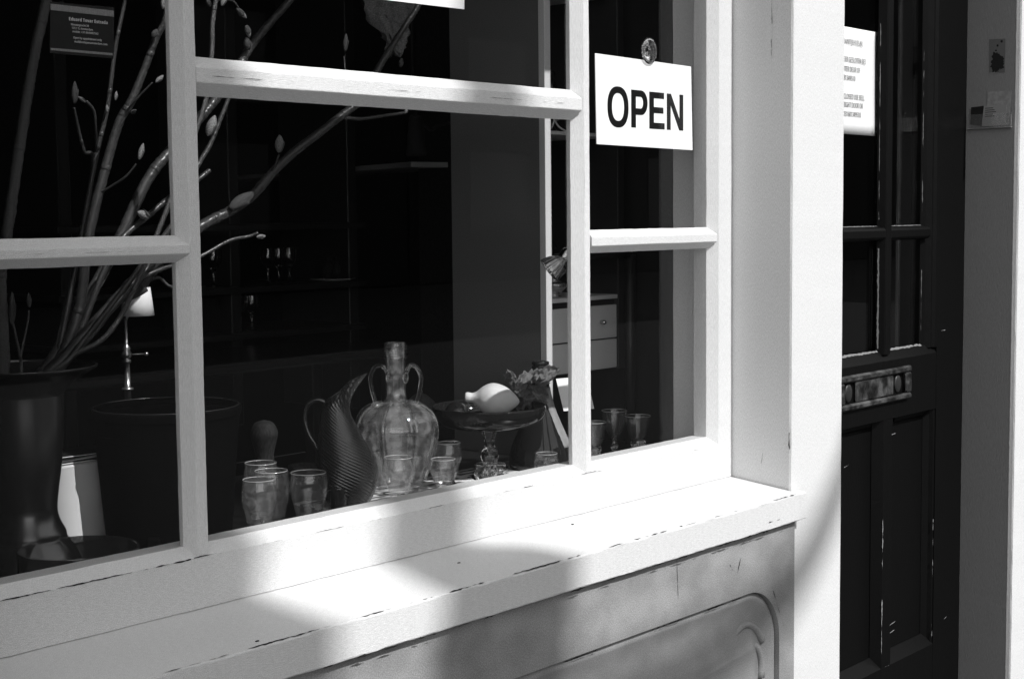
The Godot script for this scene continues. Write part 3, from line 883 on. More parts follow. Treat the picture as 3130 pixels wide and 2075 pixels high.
func build_inside():
	var st := new_st()
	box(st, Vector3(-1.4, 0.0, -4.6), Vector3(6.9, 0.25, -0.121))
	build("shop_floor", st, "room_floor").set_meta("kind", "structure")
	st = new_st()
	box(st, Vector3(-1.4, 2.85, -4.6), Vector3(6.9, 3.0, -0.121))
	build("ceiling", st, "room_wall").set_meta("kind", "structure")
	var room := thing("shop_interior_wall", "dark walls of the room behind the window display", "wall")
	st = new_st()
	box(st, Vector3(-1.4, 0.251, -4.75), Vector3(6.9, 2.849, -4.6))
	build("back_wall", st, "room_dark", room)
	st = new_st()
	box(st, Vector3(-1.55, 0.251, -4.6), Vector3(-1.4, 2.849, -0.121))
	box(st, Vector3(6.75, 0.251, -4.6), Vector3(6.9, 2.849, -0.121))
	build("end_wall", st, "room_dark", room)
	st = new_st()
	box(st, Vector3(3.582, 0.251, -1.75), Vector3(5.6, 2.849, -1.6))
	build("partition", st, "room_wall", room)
	# the display ledge and the boards that close the bay on the right
	var ledge := thing("display_ledge", "dark polished wooden ledge inside the shop window", "ledge")
	st = new_st()
	box(st, Vector3(0.9, 0.96, -0.80), Vector3(2.944, 1.001, -0.051), 0.002)
	build("top", st, "ledge_wood", ledge)
	st = new_st()
	box(st, Vector3(0.9, 0.251, -0.79), Vector3(2.944, 0.9595, -0.77))
	build("front_board", st, "dark_wood", ledge)
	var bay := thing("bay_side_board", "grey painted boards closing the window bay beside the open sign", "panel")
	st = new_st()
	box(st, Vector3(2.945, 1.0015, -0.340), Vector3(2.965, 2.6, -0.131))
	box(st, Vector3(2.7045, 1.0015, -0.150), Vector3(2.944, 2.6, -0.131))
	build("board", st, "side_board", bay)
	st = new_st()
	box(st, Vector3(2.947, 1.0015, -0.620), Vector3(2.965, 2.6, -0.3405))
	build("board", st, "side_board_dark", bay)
	# narrow white cabinet hung in the corner of the bay
	var cab := thing("white_cabinet", "narrow white cabinet with drawers in the corner behind the display", "cabinet")
	var z := -0.40
	st = new_st()
	box(st, Vector3(2.602, 1.0015, z - 0.018), Vector3(2.623, 2.5, z), 0.001)
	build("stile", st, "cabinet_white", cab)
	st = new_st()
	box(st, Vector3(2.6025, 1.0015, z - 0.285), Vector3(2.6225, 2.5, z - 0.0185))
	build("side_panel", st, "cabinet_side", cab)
	st = new_st()
	box(st, Vector3(2.867, 1.186, z - 0.22), Vector3(2.893, 2.5, z), 0.001)
	build("stile", st, "dark_wood", cab)
	st = new_st()
	rod(st, Vector3(2.909, 1.002, z + 0.004), Vector3(2.909, 1.455, z + 0.004), 0.013, 14)
	rod(st, Vector3(2.909, 1.455, z + 0.004), Vector3(2.63, 1.455, z + 0.004), 0.009, 12)
	build("dark_moulding", st, "dark_wood", cab)
	st = new_st()
	box(st, Vector3(2.6235, 1.186, z - 0.235), Vector3(2.893, 2.5, z - 0.2205))
	build("back_board", st, "room_dark", cab)
	for y in [[1.727, 1.735], [1.352, 1.362], [2.05, 2.058]]:
		st = new_st()
		box(st, Vector3(2.6235, y[0], z - 0.22), Vector3(2.8665, y[1], z - 0.001), 0.001)
		build("shelf", st, "cabinet_white", cab)
	st = new_st()
	box(st, Vector3(2.6235, 1.186, z - 0.22), Vector3(2.8665, 1.3515, z - 0.012))
	build("carcass", st, "dark_wood", cab)
	for y in [[1.261, 1.338], [1.190, 1.2575]]:
		st = new_st()
		box(st, Vector3(2.626, y[0], z - 0.0115), Vector3(2.864, y[1], z - 0.002), 0.0012)
		var dr := build("drawer", st, "cabinet_white", cab)
		if y[0] > 1.2:
			st = new_st()
			ball(st, Vector3(2.80, 1.30, z + 0.006), Vector3(0.006, 0.006, 0.009))
			build("knob", st, "steel", dr)
	# woven mat: rows of pale and dark strips
	var matt := thing("woven_mat", "mat of pale and dark woven strips under the decanter and small glasses", "mat")
	for r in 22:
		st = new_st()
		var zz := -0.205 - r * 0.0112
		var x := 1.885 + rng.randf() * 0.02
		while x < 2.60:
			var l := rng.randf_range(0.014, 0.052)
			var x2 := minf(x + l, 2.62)
			var s: float = [0.62, 0.55, 0.30, 0.08, 0.62, 0.16][rng.randi() % 6]
			box(st, Vector3(x, 1.0012, zz - 0.0104), Vector3(x2 - 0.0006, 1.0047 + rng.randf() * 0.0008, zz), 0.0, Transform3D(), Color(s, s, s))
			x = x2
		build("strip", st, "mat_weave", matt)

# ================================================================ signs, notices and cards

func build_signs():
	# open sign, hung from a suction cup, turned very slightly
	var s := thing("open_sign", "white sign reading OPEN hanging inside the right pane", "sign")
	var st := new_st()
	var xf := Transform3D(Basis(), Vector3(0, 0, 0))
	prism(st, PackedVector2Array([Vector2(2.2795, 1.681), Vector2(2.5982, 1.6778), Vector2(2.593, 1.8455), Vector2(2.2759, 1.8492)]), 0.0016, Transform3D(Basis(), Vector3(0, 0, -0.0096)))
	build("board", st, "paper", s)
	st = new_st()
	var at := Transform3D(Basis(), Vector3(0, 0, -0.0079))
	var th := 0.0004
	# O: a ring, heavier at its sides
	var rings := []
	for k in 48:
		var a := TAU * k / 48.0
		var n := 0.86
		var cx := signf(cos(a)) * pow(absf(cos(a)), n)
		var sy := signf(sin(a)) * pow(absf(sin(a)), n)
		var o := Vector2(2.3462 + cx * 0.0333, 1.7530 + sy * 0.0388)
		var i := Vector2(2.3462 + cx * 0.0193, 1.7530 + sy * 0.0262)
		rings.append(PackedVector3Array([at * Vector3(o.x, o.y, 0), at * Vector3(o.x, o.y, th), at * Vector3(i.x, i.y, th), at * Vector3(i.x, i.y, 0)]))
	rings.append(rings[0])
	loft(st, rings, false, false)
	# P
	var p := PackedVector2Array([Vector2(2.3885, 1.7160), Vector2(2.4035, 1.7160), Vector2(2.4035, 1.7408)])
	for k in 13:
		var a := -PI / 2 + PI * k / 12.0
		p.append(Vector2(2.4215 + cos(a) * 0.0205, 1.7645 + sin(a) * 0.0237))
	p.append(Vector2(2.3885, 1.7882))
	var hole := PackedVector2Array()
	for k in 13:
		var a := -PI / 2 + PI * k / 12.0
		hole.append(Vector2(2.4195 + cos(a) * 0.0080, 1.7645 + sin(a) * 0.0112))
	# cut the bowl as two strips so that it stays open
	var prow := []
	for k in 13:
		var o: Vector2 = p[3 + k]
		var i: Vector2 = hole[k]
		prow.append(PackedVector3Array([at * Vector3(o.x, o.y, 0), at * Vector3(o.x, o.y, th), at * Vector3(i.x, i.y, th), at * Vector3(i.x, i.y, 0)]))
	loft(st, prow)
	prism(st, PackedVector2Array([Vector2(2.3885, 1.7160), Vector2(2.4035, 1.7160), Vector2(2.4035, 1.7882), Vector2(2.3885, 1.7882)]), th, at)
	prism(st, PackedVector2Array([Vector2(2.40355, 1.7408), Vector2(2.4215, 1.7408), Vector2(2.4195, 1.7533), Vector2(2.40355, 1.7533)]), th, at)
	prism(st, PackedVector2Array([Vector2(2.40355, 1.7757), Vector2(2.4195, 1.7757), Vector2(2.4215, 1.7882), Vector2(2.40355, 1.7882)]), th, at)
	# E
	prism(st, PackedVector2Array([Vector2(2.4480, 1.7158), Vector2(2.4995, 1.7158), Vector2(2.4995, 1.7280), Vector2(2.4632, 1.7280), Vector2(2.4632, 1.7467), Vector2(2.4955, 1.7467), Vector2(2.4955, 1.7585), Vector2(2.4632, 1.7585), Vector2(2.4632, 1.7755), Vector2(2.4978, 1.7755), Vector2(2.4978, 1.7876), Vector2(2.4480, 1.7876)]), th, at)
	# N
	prism(st, PackedVector2Array([Vector2(2.5075, 1.7156), Vector2(2.5205, 1.7156), Vector2(2.5205, 1.7650), Vector2(2.5505, 1.7156), Vector2(2.5645, 1.7156), Vector2(2.5645, 1.7872), Vector2(2.5515, 1.7872), Vector2(2.5515, 1.7380), Vector2(2.5215, 1.7872), Vector2(2.5075, 1.7872)]), th, at)
	build("lettering", st, "ink", s)
	# suction cup with its moulded knob
	var cup := thing("suction_cup", "clear suction cup on the glass above the open sign", "suction cup")
	st = new_st()
	lathe(st, [Vector2(0, 0.0), Vector2(0.0255, 0.0), Vector2(0.026, 0.0006), Vector2(0.020, 0.0022), Vector2(0.010, 0.005), Vector2(0.006, 0.008), Vector2(0.0075, 0.011), Vector2(0.0055, 0.014), Vector2(0, 0.0145)], Vector3(2.4435, 1.866, -0.0038), 36, true, Transform3D(Basis(Vector3(1, 0, 0), -PI / 2), Vector3.ZERO))
	build("cup", st, "clear_glass", cup)
	st = new_st()
	tube(st, curve([Vector3(2.4435, 1.866, -0.012), Vector3(2.4425, 1.852, -0.013), Vector3(2.441, 1.842, -0.012), Vector3(2.4435, 1.838, -0.0112)], 4), 0.0017, 0.0016, 8)
	build("hook", st, "steel", cup)
	# notice behind the door glass
	var n := thing("door_notice", "white printed notice in Dutch and English behind the door glass", "notice")
	st = new_st()
	sheet(st, 8, 10, func(u: float, v: float) -> Vector3: return Vector3(3.168 + 0.2255 * u, 1.732 + 0.249 * v, -0.0125 + 0.0012 * sin(u * 3.0 + v * 2.0)), 0.0004)
	build("paper", st, "paper", n)
	var rows := [["WWW.HARTJEHUIS.NL", 1.9465, "old_paper", 3.195], ["WANNEER GESLOTEN BEL", 1.9055, "grey_paint", 3.190], ["U RECHTER DEUR OF", 1.8832, "grey_paint", 3.190], ["BEL 0681349510", 1.8625, "grey_paint", 3.190], ["WHEN CLOSED USE BELL", 1.8195, "grey_paint", 3.190], ["FROM RIGHT DOOR OR", 1.8000, "grey_paint", 3.190], ["CALL 0031681349510", 1.7785, "grey_paint", 3.190]]
	for r in rows:
		letters("lettering", r[0], 0.0112, Vector3(r[3], r[1], -0.0103), r[2], n, Basis(), 0.82)
	# dark printed card inside the left pane
	var c := thing("dark_card", "small dark card with white print at the top of the left pane", "card")
	st = new_st()
	prism(st, PackedVector2Array([Vector2(1.127, 1.767), Vector2(1.225, 1.7665), Vector2(1.229, 1.835), Vector2(1.131, 1.833)]), 0.0008, Transform3D(Basis(), Vector3(0, 0, -0.021)))
	build("card", st, "dark_card", c)
	st = new_st()
	box(st, Vector3(1.1305, 1.8225, -0.02015), Vector3(1.2275, 1.8305, -0.0198))
	build("printed_band", st, "grey_paint", c)
	st = new_st()
	box(st, Vector3(1.1285, 1.7705, -0.02015), Vector3(1.2235, 1.7735, -0.0198))
	build("printed_band", st, "grey_paint", c)
	for r in [["Eduard Tovar Estrada", 1.8135, 0.0042, 1.157], ["Nieuwegracht 38", 1.8065, 0.0026, 1.160], ["1012 TL Amsterdam", 1.8020, 0.0026, 1.161], ["mobile: +31 0649407542", 1.7975, 0.0026, 1.162], ["Open by appointment only", 1.7895, 0.0026, 1.163], ["mail@antiquesamsterdam.com", 1.7845, 0.0026, 1.1645]]:
		letters("lettering", r[0], r[2], Vector3(r[3], r[1], -0.0198), "white_ink", c, Basis(), 1.0, r[2] > 0.004)
	# sheet of paper at the top of the middle pane, its lower edge in view
	var t := thing("paper_sheet", "white paper sheet hanging at the top of the middle pane", "paper")
	st = new_st()
	prism(st, PackedVector2Array([Vector2(1.722, 1.8955), Vector2(1.930, 1.8985), Vector2(1.932, 2.06), Vector2(1.722, 2.06)]), 0.0005, Transform3D(Basis(), Vector3(0, 0, -0.021)))
	build("sheet", st, "paper", t)
	# card holder on the grey jamb
	var h := thing("card_holder", "clear plastic card holder fixed to the grey door jamb", "card holder")
	var B := Basis(Vector3(0, 0, 1), Vector3(0, 1, 0), Vector3(-1, 0, 0))
	st = new_st()
	var hx := Transform3D(B, Vector3(3.8362, 0, 0))
	box(st, Vector3(0.026, 1.764, 0.0002), Vector3(0.143, 1.815, 0.0012), 0.0, hx)
	box(st, Vector3(0.026, 1.764, 0.0014), Vector3(0.143, 1.768, 0.0100), 0.0, hx)
	box(st, Vector3(0.026, 1.7682, 0.0088), Vector3(0.143, 1.800, 0.0100), 0.0, hx)
	build("pocket", st, "plastic_film", h)
	st = new_st()
	box(st, Vector3(0.0245, 1.7625, 0.0002), Vector3(0.144, 1.7638, 0.0102), 0.0, hx)
	box(st, Vector3(0.1432, 1.7685, 0.0085), Vector3(0.1446, 1.796, 0.0102), 0.0, hx)
	build("rim", st, "old_paper", h)
	var k1 := thing("pale_card", "blank pale card standing up behind the business card in the holder", "card")
	st = new_st()
	prism(st, PackedVector2Array([Vector2(0.0745, 1.769), Vector2(0.136, 1.769), Vector2(0.1415, 1.856), Vector2(0.0775, 1.8575)]), 0.0005, Transform3D(B, Vector3(3.8340, 0, 0)))
	build("card", st, "old_paper", k1)
	var k2 := thing("business_card", "business card with dark picture and small print in the jamb holder", "card")
	st = new_st()
	prism(st, PackedVector2Array([Vector2(0.064, 1.7688), Vector2(0.1275, 1.7688), Vector2(0.1305, 1.8205), Vector2(0.069, 1.821)]), 0.0005, Transform3D(B, Vector3(3.8312, 0, 0)))
	build("card", st, "grey_paper", k2)
	st = new_st()
	prism(st, PackedVector2Array([Vector2(0.032, 1.7745), Vector2(0.0635, 1.7690), Vector2(0.0685, 1.821), Vector2(0.034, 1.819)]), 0.0005, Transform3D(B, Vector3(3.8312, 0, 0)))
	build("dark_picture", st, "dark_card", k2)
	for r in 5:
		st = new_st()
		box(st, Vector3(0.0725, 1.8135 - r * 0.0052, 0.00052), Vector3(0.094 + 0.004 * (r % 3), 1.8152 - r * 0.0052, 0.0008), 0.0, Transform3D(B, Vector3(3.8312, 0, 0)))
		build("print_line", st, "ink", k2)

# ================================================================ magnolia branches

func bud(parent: Node3D, at: Vector3, along: Vector3, length: float, width: float, m := "bud_fur", called := "bud"):
	var y := along.normalized()
	var x := y.cross(Vector3(0.3, 0.1, 0.9)).normalized()
	var b := Basis(x, y, x.cross(y))
	var st := new_st()
	length *= 0.9
	width *= 0.82
	var prof := [Vector2(0, 0), Vector2(0.36, 0.02), Vector2(0.80, 0.20), Vector2(1.0, 0.42), Vector2(0.86, 0.66), Vector2(0.52, 0.86), Vector2(0.16, 0.98), Vector2(0, 1.0)]
	var pp := []
	for p in smooth_prof(prof, 3):
		pp.append(Vector2(p.x * width * 0.5, p.y * length))
	lathe(st, pp, at - y * length * 0.45, 14, true, Transform3D(b, Vector3.ZERO))
	var o := build(called, st, m, parent)
	# an open scale that clasps the bud's foot
	st = new_st()
	sheet(st, 6, 6, func(u: float, v: float) -> Vector3:
		var a := (u - 0.5) * 2.4 + 0.6
		var r := width * 0.54 * (0.45 + 1.1 * v - 0.55 * v * v) * 1.06
		return at - y * length * 0.45 + b * Vector3(cos(a) * r, length * (0.02 + 0.62 * v * (1.0 - 0.8 * (u - 0.5) * (u - 0.5))), sin(a) * r), 0.0005)
	build("bud_scale", st, "bud_scale", o)

func branch(label: String, pts: Array, r0: float, r1: float, m := "bark") -> Node3D:
	var t := thing("magnolia_branch", label, "branch", "cut magnolia branches in the tall vase")
	# the lower end stands in the vase and passes its neck and rim
	var foot := Vector3(1.289, 1.001, -0.386)
	while pts[0].y < 1.345 and pts.size() > 3:
		pts = pts.slice(1)
	var out: Vector3 = (pts[0] - foot) * Vector3(1, 0, 1)
	var d0 := out.normalized()
	pts = [foot - d0 * 0.02 + Vector3(0, 0.03, 0), foot + d0 * 0.030 + Vector3(0, 0.27, 0), foot + d0 * minf(out.length(), 0.075) + Vector3(0, 0.33, 0)] + pts
	var st := new_st()
	tube(st, curve(pts, 22), r0, r1, 14, 0.07, int(pts[0].x * 1000.0), 0.16)
	# raised rings where side shoots have been
	var c := curve(pts, 6)
	for k in range(4 + int(absf(pts[3].x) * 1000.0) % 5, c.size() - 2, 11):
		var d: Vector3 = (c[k + 1] - c[k - 1]).normalized()
		var r := lerpf(r0, r1, float(k) / c.size())
		tube(st, [c[k] - d * 0.004, c[k] - d * 0.001, c[k] + d * 0.001, c[k] + d * 0.004], r * 1.07, r * 1.05, 12)
	build("stem", st, m, t)
	return t

func twig(t: Node3D, pts: Array, r0 := 0.0022, r1 := 0.0014, m := "bark"):
	var st := new_st()
	tube(st, curve(pts, 9), r0, r1, 8, 0.10, int(pts[0].y * 1000.0), 0.14)
	build("twig", st, m, t)

func build_magnolia():
	var t := branch("smooth straight magnolia cane, leftmost in the left pane", [Vector3(1.252, 1.03, -0.39), Vector3(1.255, 1.338, -0.39), Vector3(1.259, 1.466, -0.383), Vector3(1.262, 1.526, -0.367), Vector3(1.284, 1.686, -0.35), Vector3(1.298, 1.794, -0.333), Vector3(1.313, 1.882, -0.317), Vector3(1.328, 1.99, -0.30)], 0.0095, 0.0078, "pale_bark")
	t = branch("thick magnolia branch rising through the middle of the left pane, sunlit near its top", [Vector3(1.32, 1.03, -0.39), Vector3(1.374, 1.324, -0.40), Vector3(1.398, 1.402, -0.387), Vector3(1.412, 1.524, -0.373), Vector3(1.445, 1.65, -0.36), Vector3(1.459, 1.707, -0.347), Vector3(1.472, 1.738, -0.333), Vector3(1.491, 1.791, -0.32), Vector3(1.504, 1.837, -0.307), Vector3(1.515, 1.871, -0.293), Vector3(1.520, 1.93, -0.28)], 0.0105, 0.0045)
	twig(t, [Vector3(1.461, 1.715, -0.342), Vector3(1.468, 1.742, -0.31), Vector3(1.480, 1.766, -0.285)])
	bud(t, Vector3(1.4895, 1.7715, -0.28), Vector3(0.5, 0.5, 0.2), 0.020, 0.009)
	twig(t, [Vector3(1.427, 1.59, -0.366), Vector3(1.445, 1.615, -0.32), Vector3(1.455, 1.637, -0.30)])
	bud(t, Vector3(1.465, 1.656, -0.30), Vector3(0.25, 0.9, 0.1), 0.030, 0.011)
	bud(t, Vector3(1.494, 1.845, -0.295), Vector3(0.4, 0.7, 0.2), 0.018, 0.012, "bud_scale")
	bud(t, Vector3(1.503, 1.892, -0.282), Vector3(0.0, 1.0, 0.1), 0.022, 0.010)
	bud(t, Vector3(1.474, 1.722, -0.33), Vector3(0.5, 0.4, 0.4), 0.012, 0.008, "bud_scale")
	t = branch("thin upright magnolia twig with small buds, left of the thick branch", [Vector3(1.33, 1.03, -0.40), Vector3(1.415, 1.341, -0.42), Vector3(1.45, 1.625, -0.413), Vector3(1.458, 1.673, -0.405), Vector3(1.467, 1.717, -0.397), Vector3(1.470, 1.749, -0.39), Vector3(1.477, 1.816, -0.382), Vector3(1.481, 1.852, -0.375), Vector3(1.491, 1.905, -0.368), Vector3(1.495, 1.96, -0.36)], 0.0045, 0.0030)
	twig(t, [Vector3(1.453, 1.66, -0.405), Vector3(1.436, 1.694, -0.38), Vector3(1.427, 1.723, -0.37), Vector3(1.413, 1.738, -0.37)], 0.002, 0.0026)
	bud(t, Vector3(1.406, 1.740, -0.37), Vector3(-0.8, 0.5, 0.0), 0.018, 0.007)
	bud(t, Vector3(1.475, 1.7495, -0.378), Vector3(0.1, 1.0, 0.1), 0.017, 0.007)
	bud(t, Vector3(1.462, 1.728, -0.385), Vector3(-0.1, 1.0, 0.2), 0.016, 0.007)
	t = branch("slender dim magnolia shoot ending in one tall bud, left pane", [Vector3(1.31, 1.03, -0.40), Vector3(1.405, 1.325, -0.44), Vector3(1.46, 1.625, -0.43), Vector3(1.439, 1.662, -0.42), Vector3(1.422, 1.703, -0.41), Vector3(1.410, 1.729, -0.40)], 0.004, 0.0022)
	bud(t, Vector3(1.412, 1.752, -0.40), Vector3(0.05, 1.0, 0.0), 0.040, 0.013, "bud_scale")
	t = branch("thick rough magnolia branch leaning right behind the left mullion to the top pane", [Vector3(1.32, 1.03, -0.42), Vector3(1.411, 1.316, -0.44), Vector3(1.49, 1.478, -0.436), Vector3(1.567, 1.61, -0.432), Vector3(1.618, 1.667, -0.428), Vector3(1.677, 1.723, -0.424), Vector3(1.711, 1.758, -0.42), Vector3(1.763, 1.821, -0.416), Vector3(1.79, 1.859, -0.412), Vector3(1.832, 1.903, -0.408), Vector3(1.875, 1.946, -0.404), Vector3(1.92, 1.999, -0.40)], 0.011, 0.0062)
	bud(t, Vector3(1.770, 1.858, -0.40), Vector3(-0.2, 0.9, 0.1), 0.026, 0.017, "bud_scale")
	bud(t, Vector3(1.782, 1.806, -0.40), Vector3(0.7, 0.5, 0.2), 0.036, 0.020, "petal")
	t = branch("long sunlit magnolia branch running diagonally across the middle pane", [Vector3(1.31, 1.03, -0.37), Vector3(1.369, 1.321, -0.36), Vector3(1.491, 1.452, -0.356), Vector3(1.61, 1.531, -0.351), Vector3(1.678, 1.561, -0.347), Vector3(1.728, 1.59, -0.343), Vector3(1.776, 1.634, -0.339), Vector3(1.822, 1.669, -0.334), Vector3(1.87, 1.699, -0.33), Vector3(1.931, 1.738, -0.326), Vector3(1.971, 1.765, -0.321), Vector3(2.004, 1.813, -0.317), Vector3(2.026, 1.845, -0.313), Vector3(2.077, 1.908, -0.309), Vector3(2.107, 1.947, -0.304), Vector3(2.145, 2.012, -0.30)], 0.0105, 0.0052)
	twig(t, [Vector3(1.766, 1.628, -0.337), Vector3(1.766, 1.645, -0.325), Vector3(1.769, 1.660, -0.32)])
	bud(t, Vector3(1.7705, 1.6775, -0.32), Vector3(0.05, 1.0, 0.05), 0.034, 0.020, "bud_fur", "blunt_bud")
	bud(t, Vector3(1.690, 1.5785, -0.330), Vector3(0.75, 0.45, 0.2), 0.062, 0.026, "bud_scale")
	twig(t, [Vector3(1.929, 1.732, -0.325), Vector3(1.977, 1.731, -0.327), Vector3(2.048, 1.741, -0.333), Vector3(2.102, 1.748, -0.338)], 0.0036, 0.0028, "bark")
	bud(t, Vector3(2.106, 1.751, -0.338), Vector3(0.4, 0.8, 0.1), 0.012, 0.008)
	twig(t, [Vector3(1.958, 1.757, -0.322), Vector3(1.935, 1.80, -0.32), Vector3(1.929, 1.842, -0.32)], 0.002, 0.0014, "pale_bark")
	bud(t, Vector3(1.9335, 1.866, -0.32), Vector3(0.12, 1.0, 0.0), 0.036, 0.012, "bud_scale")
	bud(t, Vector3(2.061, 1.838, -0.305), Vector3(0.2, 0.9, 0.1), 0.020, 0.011, "bud_scale")
	bud(t, Vector3(1.972, 1.776, -0.312), Vector3(0.2, 0.5, 0.8), 0.02, 0.013, "petal")
	t = branch("thin bright magnolia twig close to the glass right of the left mullion", [Vector3(1.36, 1.03, -0.36), Vector3(1.40, 1.32, -0.33), Vector3(1.507, 1.564, -0.25), Vector3(1.527, 1.622, -0.245), Vector3(1.540, 1.643, -0.244), Vector3(1.560, 1.671, -0.243), Vector3(1.584, 1.718, -0.242), Vector3(1.603, 1.755, -0.24), Vector3(1.625, 1.79, -0.235)], 0.0050, 0.0032)
	bud(t, Vector3(1.556, 1.697, -0.236), Vector3(0.35, 0.9, 0.1), 0.040, 0.020, "petal", "opening_bud")
	t = branch("short upright magnolia shoot crowned with three buds in the top middle pane", [Vector3(1.34, 1.03, -0.36), Vector3(1.42, 1.40, -0.30), Vector3(1.53, 1.70, -0.235), Vector3(1.551, 1.800, -0.226), Vector3(1.5545, 1.856, -0.224), Vector3(1.559, 1.889, -0.222), Vector3(1.563, 1.905, -0.22)], 0.0045, 0.0036, "pale_bark")
	bud(t, Vector3(1.5745, 1.8965, -0.22), Vector3(0.35, 0.8, 0.1), 0.020, 0.011)
	bud(t, Vector3(1.5475, 1.892, -0.224), Vector3(-0.5, 0.7, 0.1), 0.018, 0.009, "bud_scale")
	twig(t, [Vector3(1.562, 1.898, -0.22), Vector3(1.595, 1.901, -0.225), Vector3(1.612, 1.892, -0.23)], 0.0022, 0.0018)
	bud(t, Vector3(1.620, 1.884, -0.232), Vector3(0.75, -0.55, 0.0), 0.028, 0.011)
	bud(t, Vector3(1.640, 1.857, -0.24), Vector3(0.25, -0.8, 0.0), 0.022, 0.012)
	t = branch("low slender magnolia twig with a bright tip above the decanter", [Vector3(1.36, 1.03, -0.37), Vector3(1.40, 1.36, -0.36), Vector3(1.48, 1.448, -0.34), Vector3(1.567, 1.477, -0.332), Vector3(1.596, 1.486, -0.324), Vector3(1.651, 1.511, -0.316), Vector3(1.688, 1.518, -0.308), Vector3(1.701, 1.5235, -0.30)], 0.0042, 0.0026)
	bud(t, Vector3(1.7035, 1.517, -0.296), Vector3(0.9, 0.1, 0.2), 0.020, 0.010)
	t = branch("short dark magnolia limb low behind the left mullion, ending in a round pod", [Vector3(1.33, 1.03, -0.40), Vector3(1.39, 1.36, -0.38), Vector3(1.45, 1.50, -0.36), Vector3(1.52, 1.558, -0.355), Vector3(1.557, 1.585, -0.35), Vector3(1.601, 1.609, -0.345), Vector3(1.632, 1.631, -0.34)], 0.006, 0.004)
	bud(t, Vector3(1.495, 1.556, -0.34), Vector3(-0.8, 0.3, 0.1), 0.028, 0.018, "petal")
	t = branch("low magnolia shoot with two tall dim buds under the left transom", [Vector3(1.27, 1.03, -0.37), Vector3(1.274, 1.335, -0.36), Vector3(1.266, 1.375, -0.36), Vector3(1.262, 1.395, -0.36)], 0.003, 0.002)
	bud(t, Vector3(1.262, 1.413, -0.36), Vector3(0.05, 1, 0), 0.056, 0.014, "bud_scale")
	twig(t, [Vector3(1.274, 1.34, -0.36), Vector3(1.288, 1.39, -0.36), Vector3(1.291, 1.41, -0.36)])
	bud(t, Vector3(1.2915, 1.4245, -0.36), Vector3(0, 1, 0), 0.026, 0.009, "bud_scale")
	t = branch("forked magnolia twig with curled tips before the lamp shade", [Vector3(1.36, 1.03, -0.40), Vector3(1.42, 1.33, -0.42), Vector3(1.50, 1.418, -0.41), Vector3(1.546, 1.447, -0.40), Vector3(1.560, 1.459, -0.40), Vector3(1.568, 1.476, -0.40)], 0.005, 0.0028)
	twig(t, [Vector3(1.540, 1.443, -0.40), Vector3(1.563, 1.450, -0.398), Vector3(1.579, 1.437, -0.396), Vector3(1.590, 1.432, -0.395)], 0.003, 0.0022, "pale_bark")
	bud(t, Vector3(1.510, 1.436, -0.395), Vector3(0.7, 0.45, 0.1), 0.085, 0.042, "bark", "dark_pod")
	bud(t, Vector3(1.566, 1.466, -0.395), Vector3(0.2, 0.9, 0.1), 0.022, 0.012, "bud_scale")

# ================================================================ vases, pots, bowls and bottles

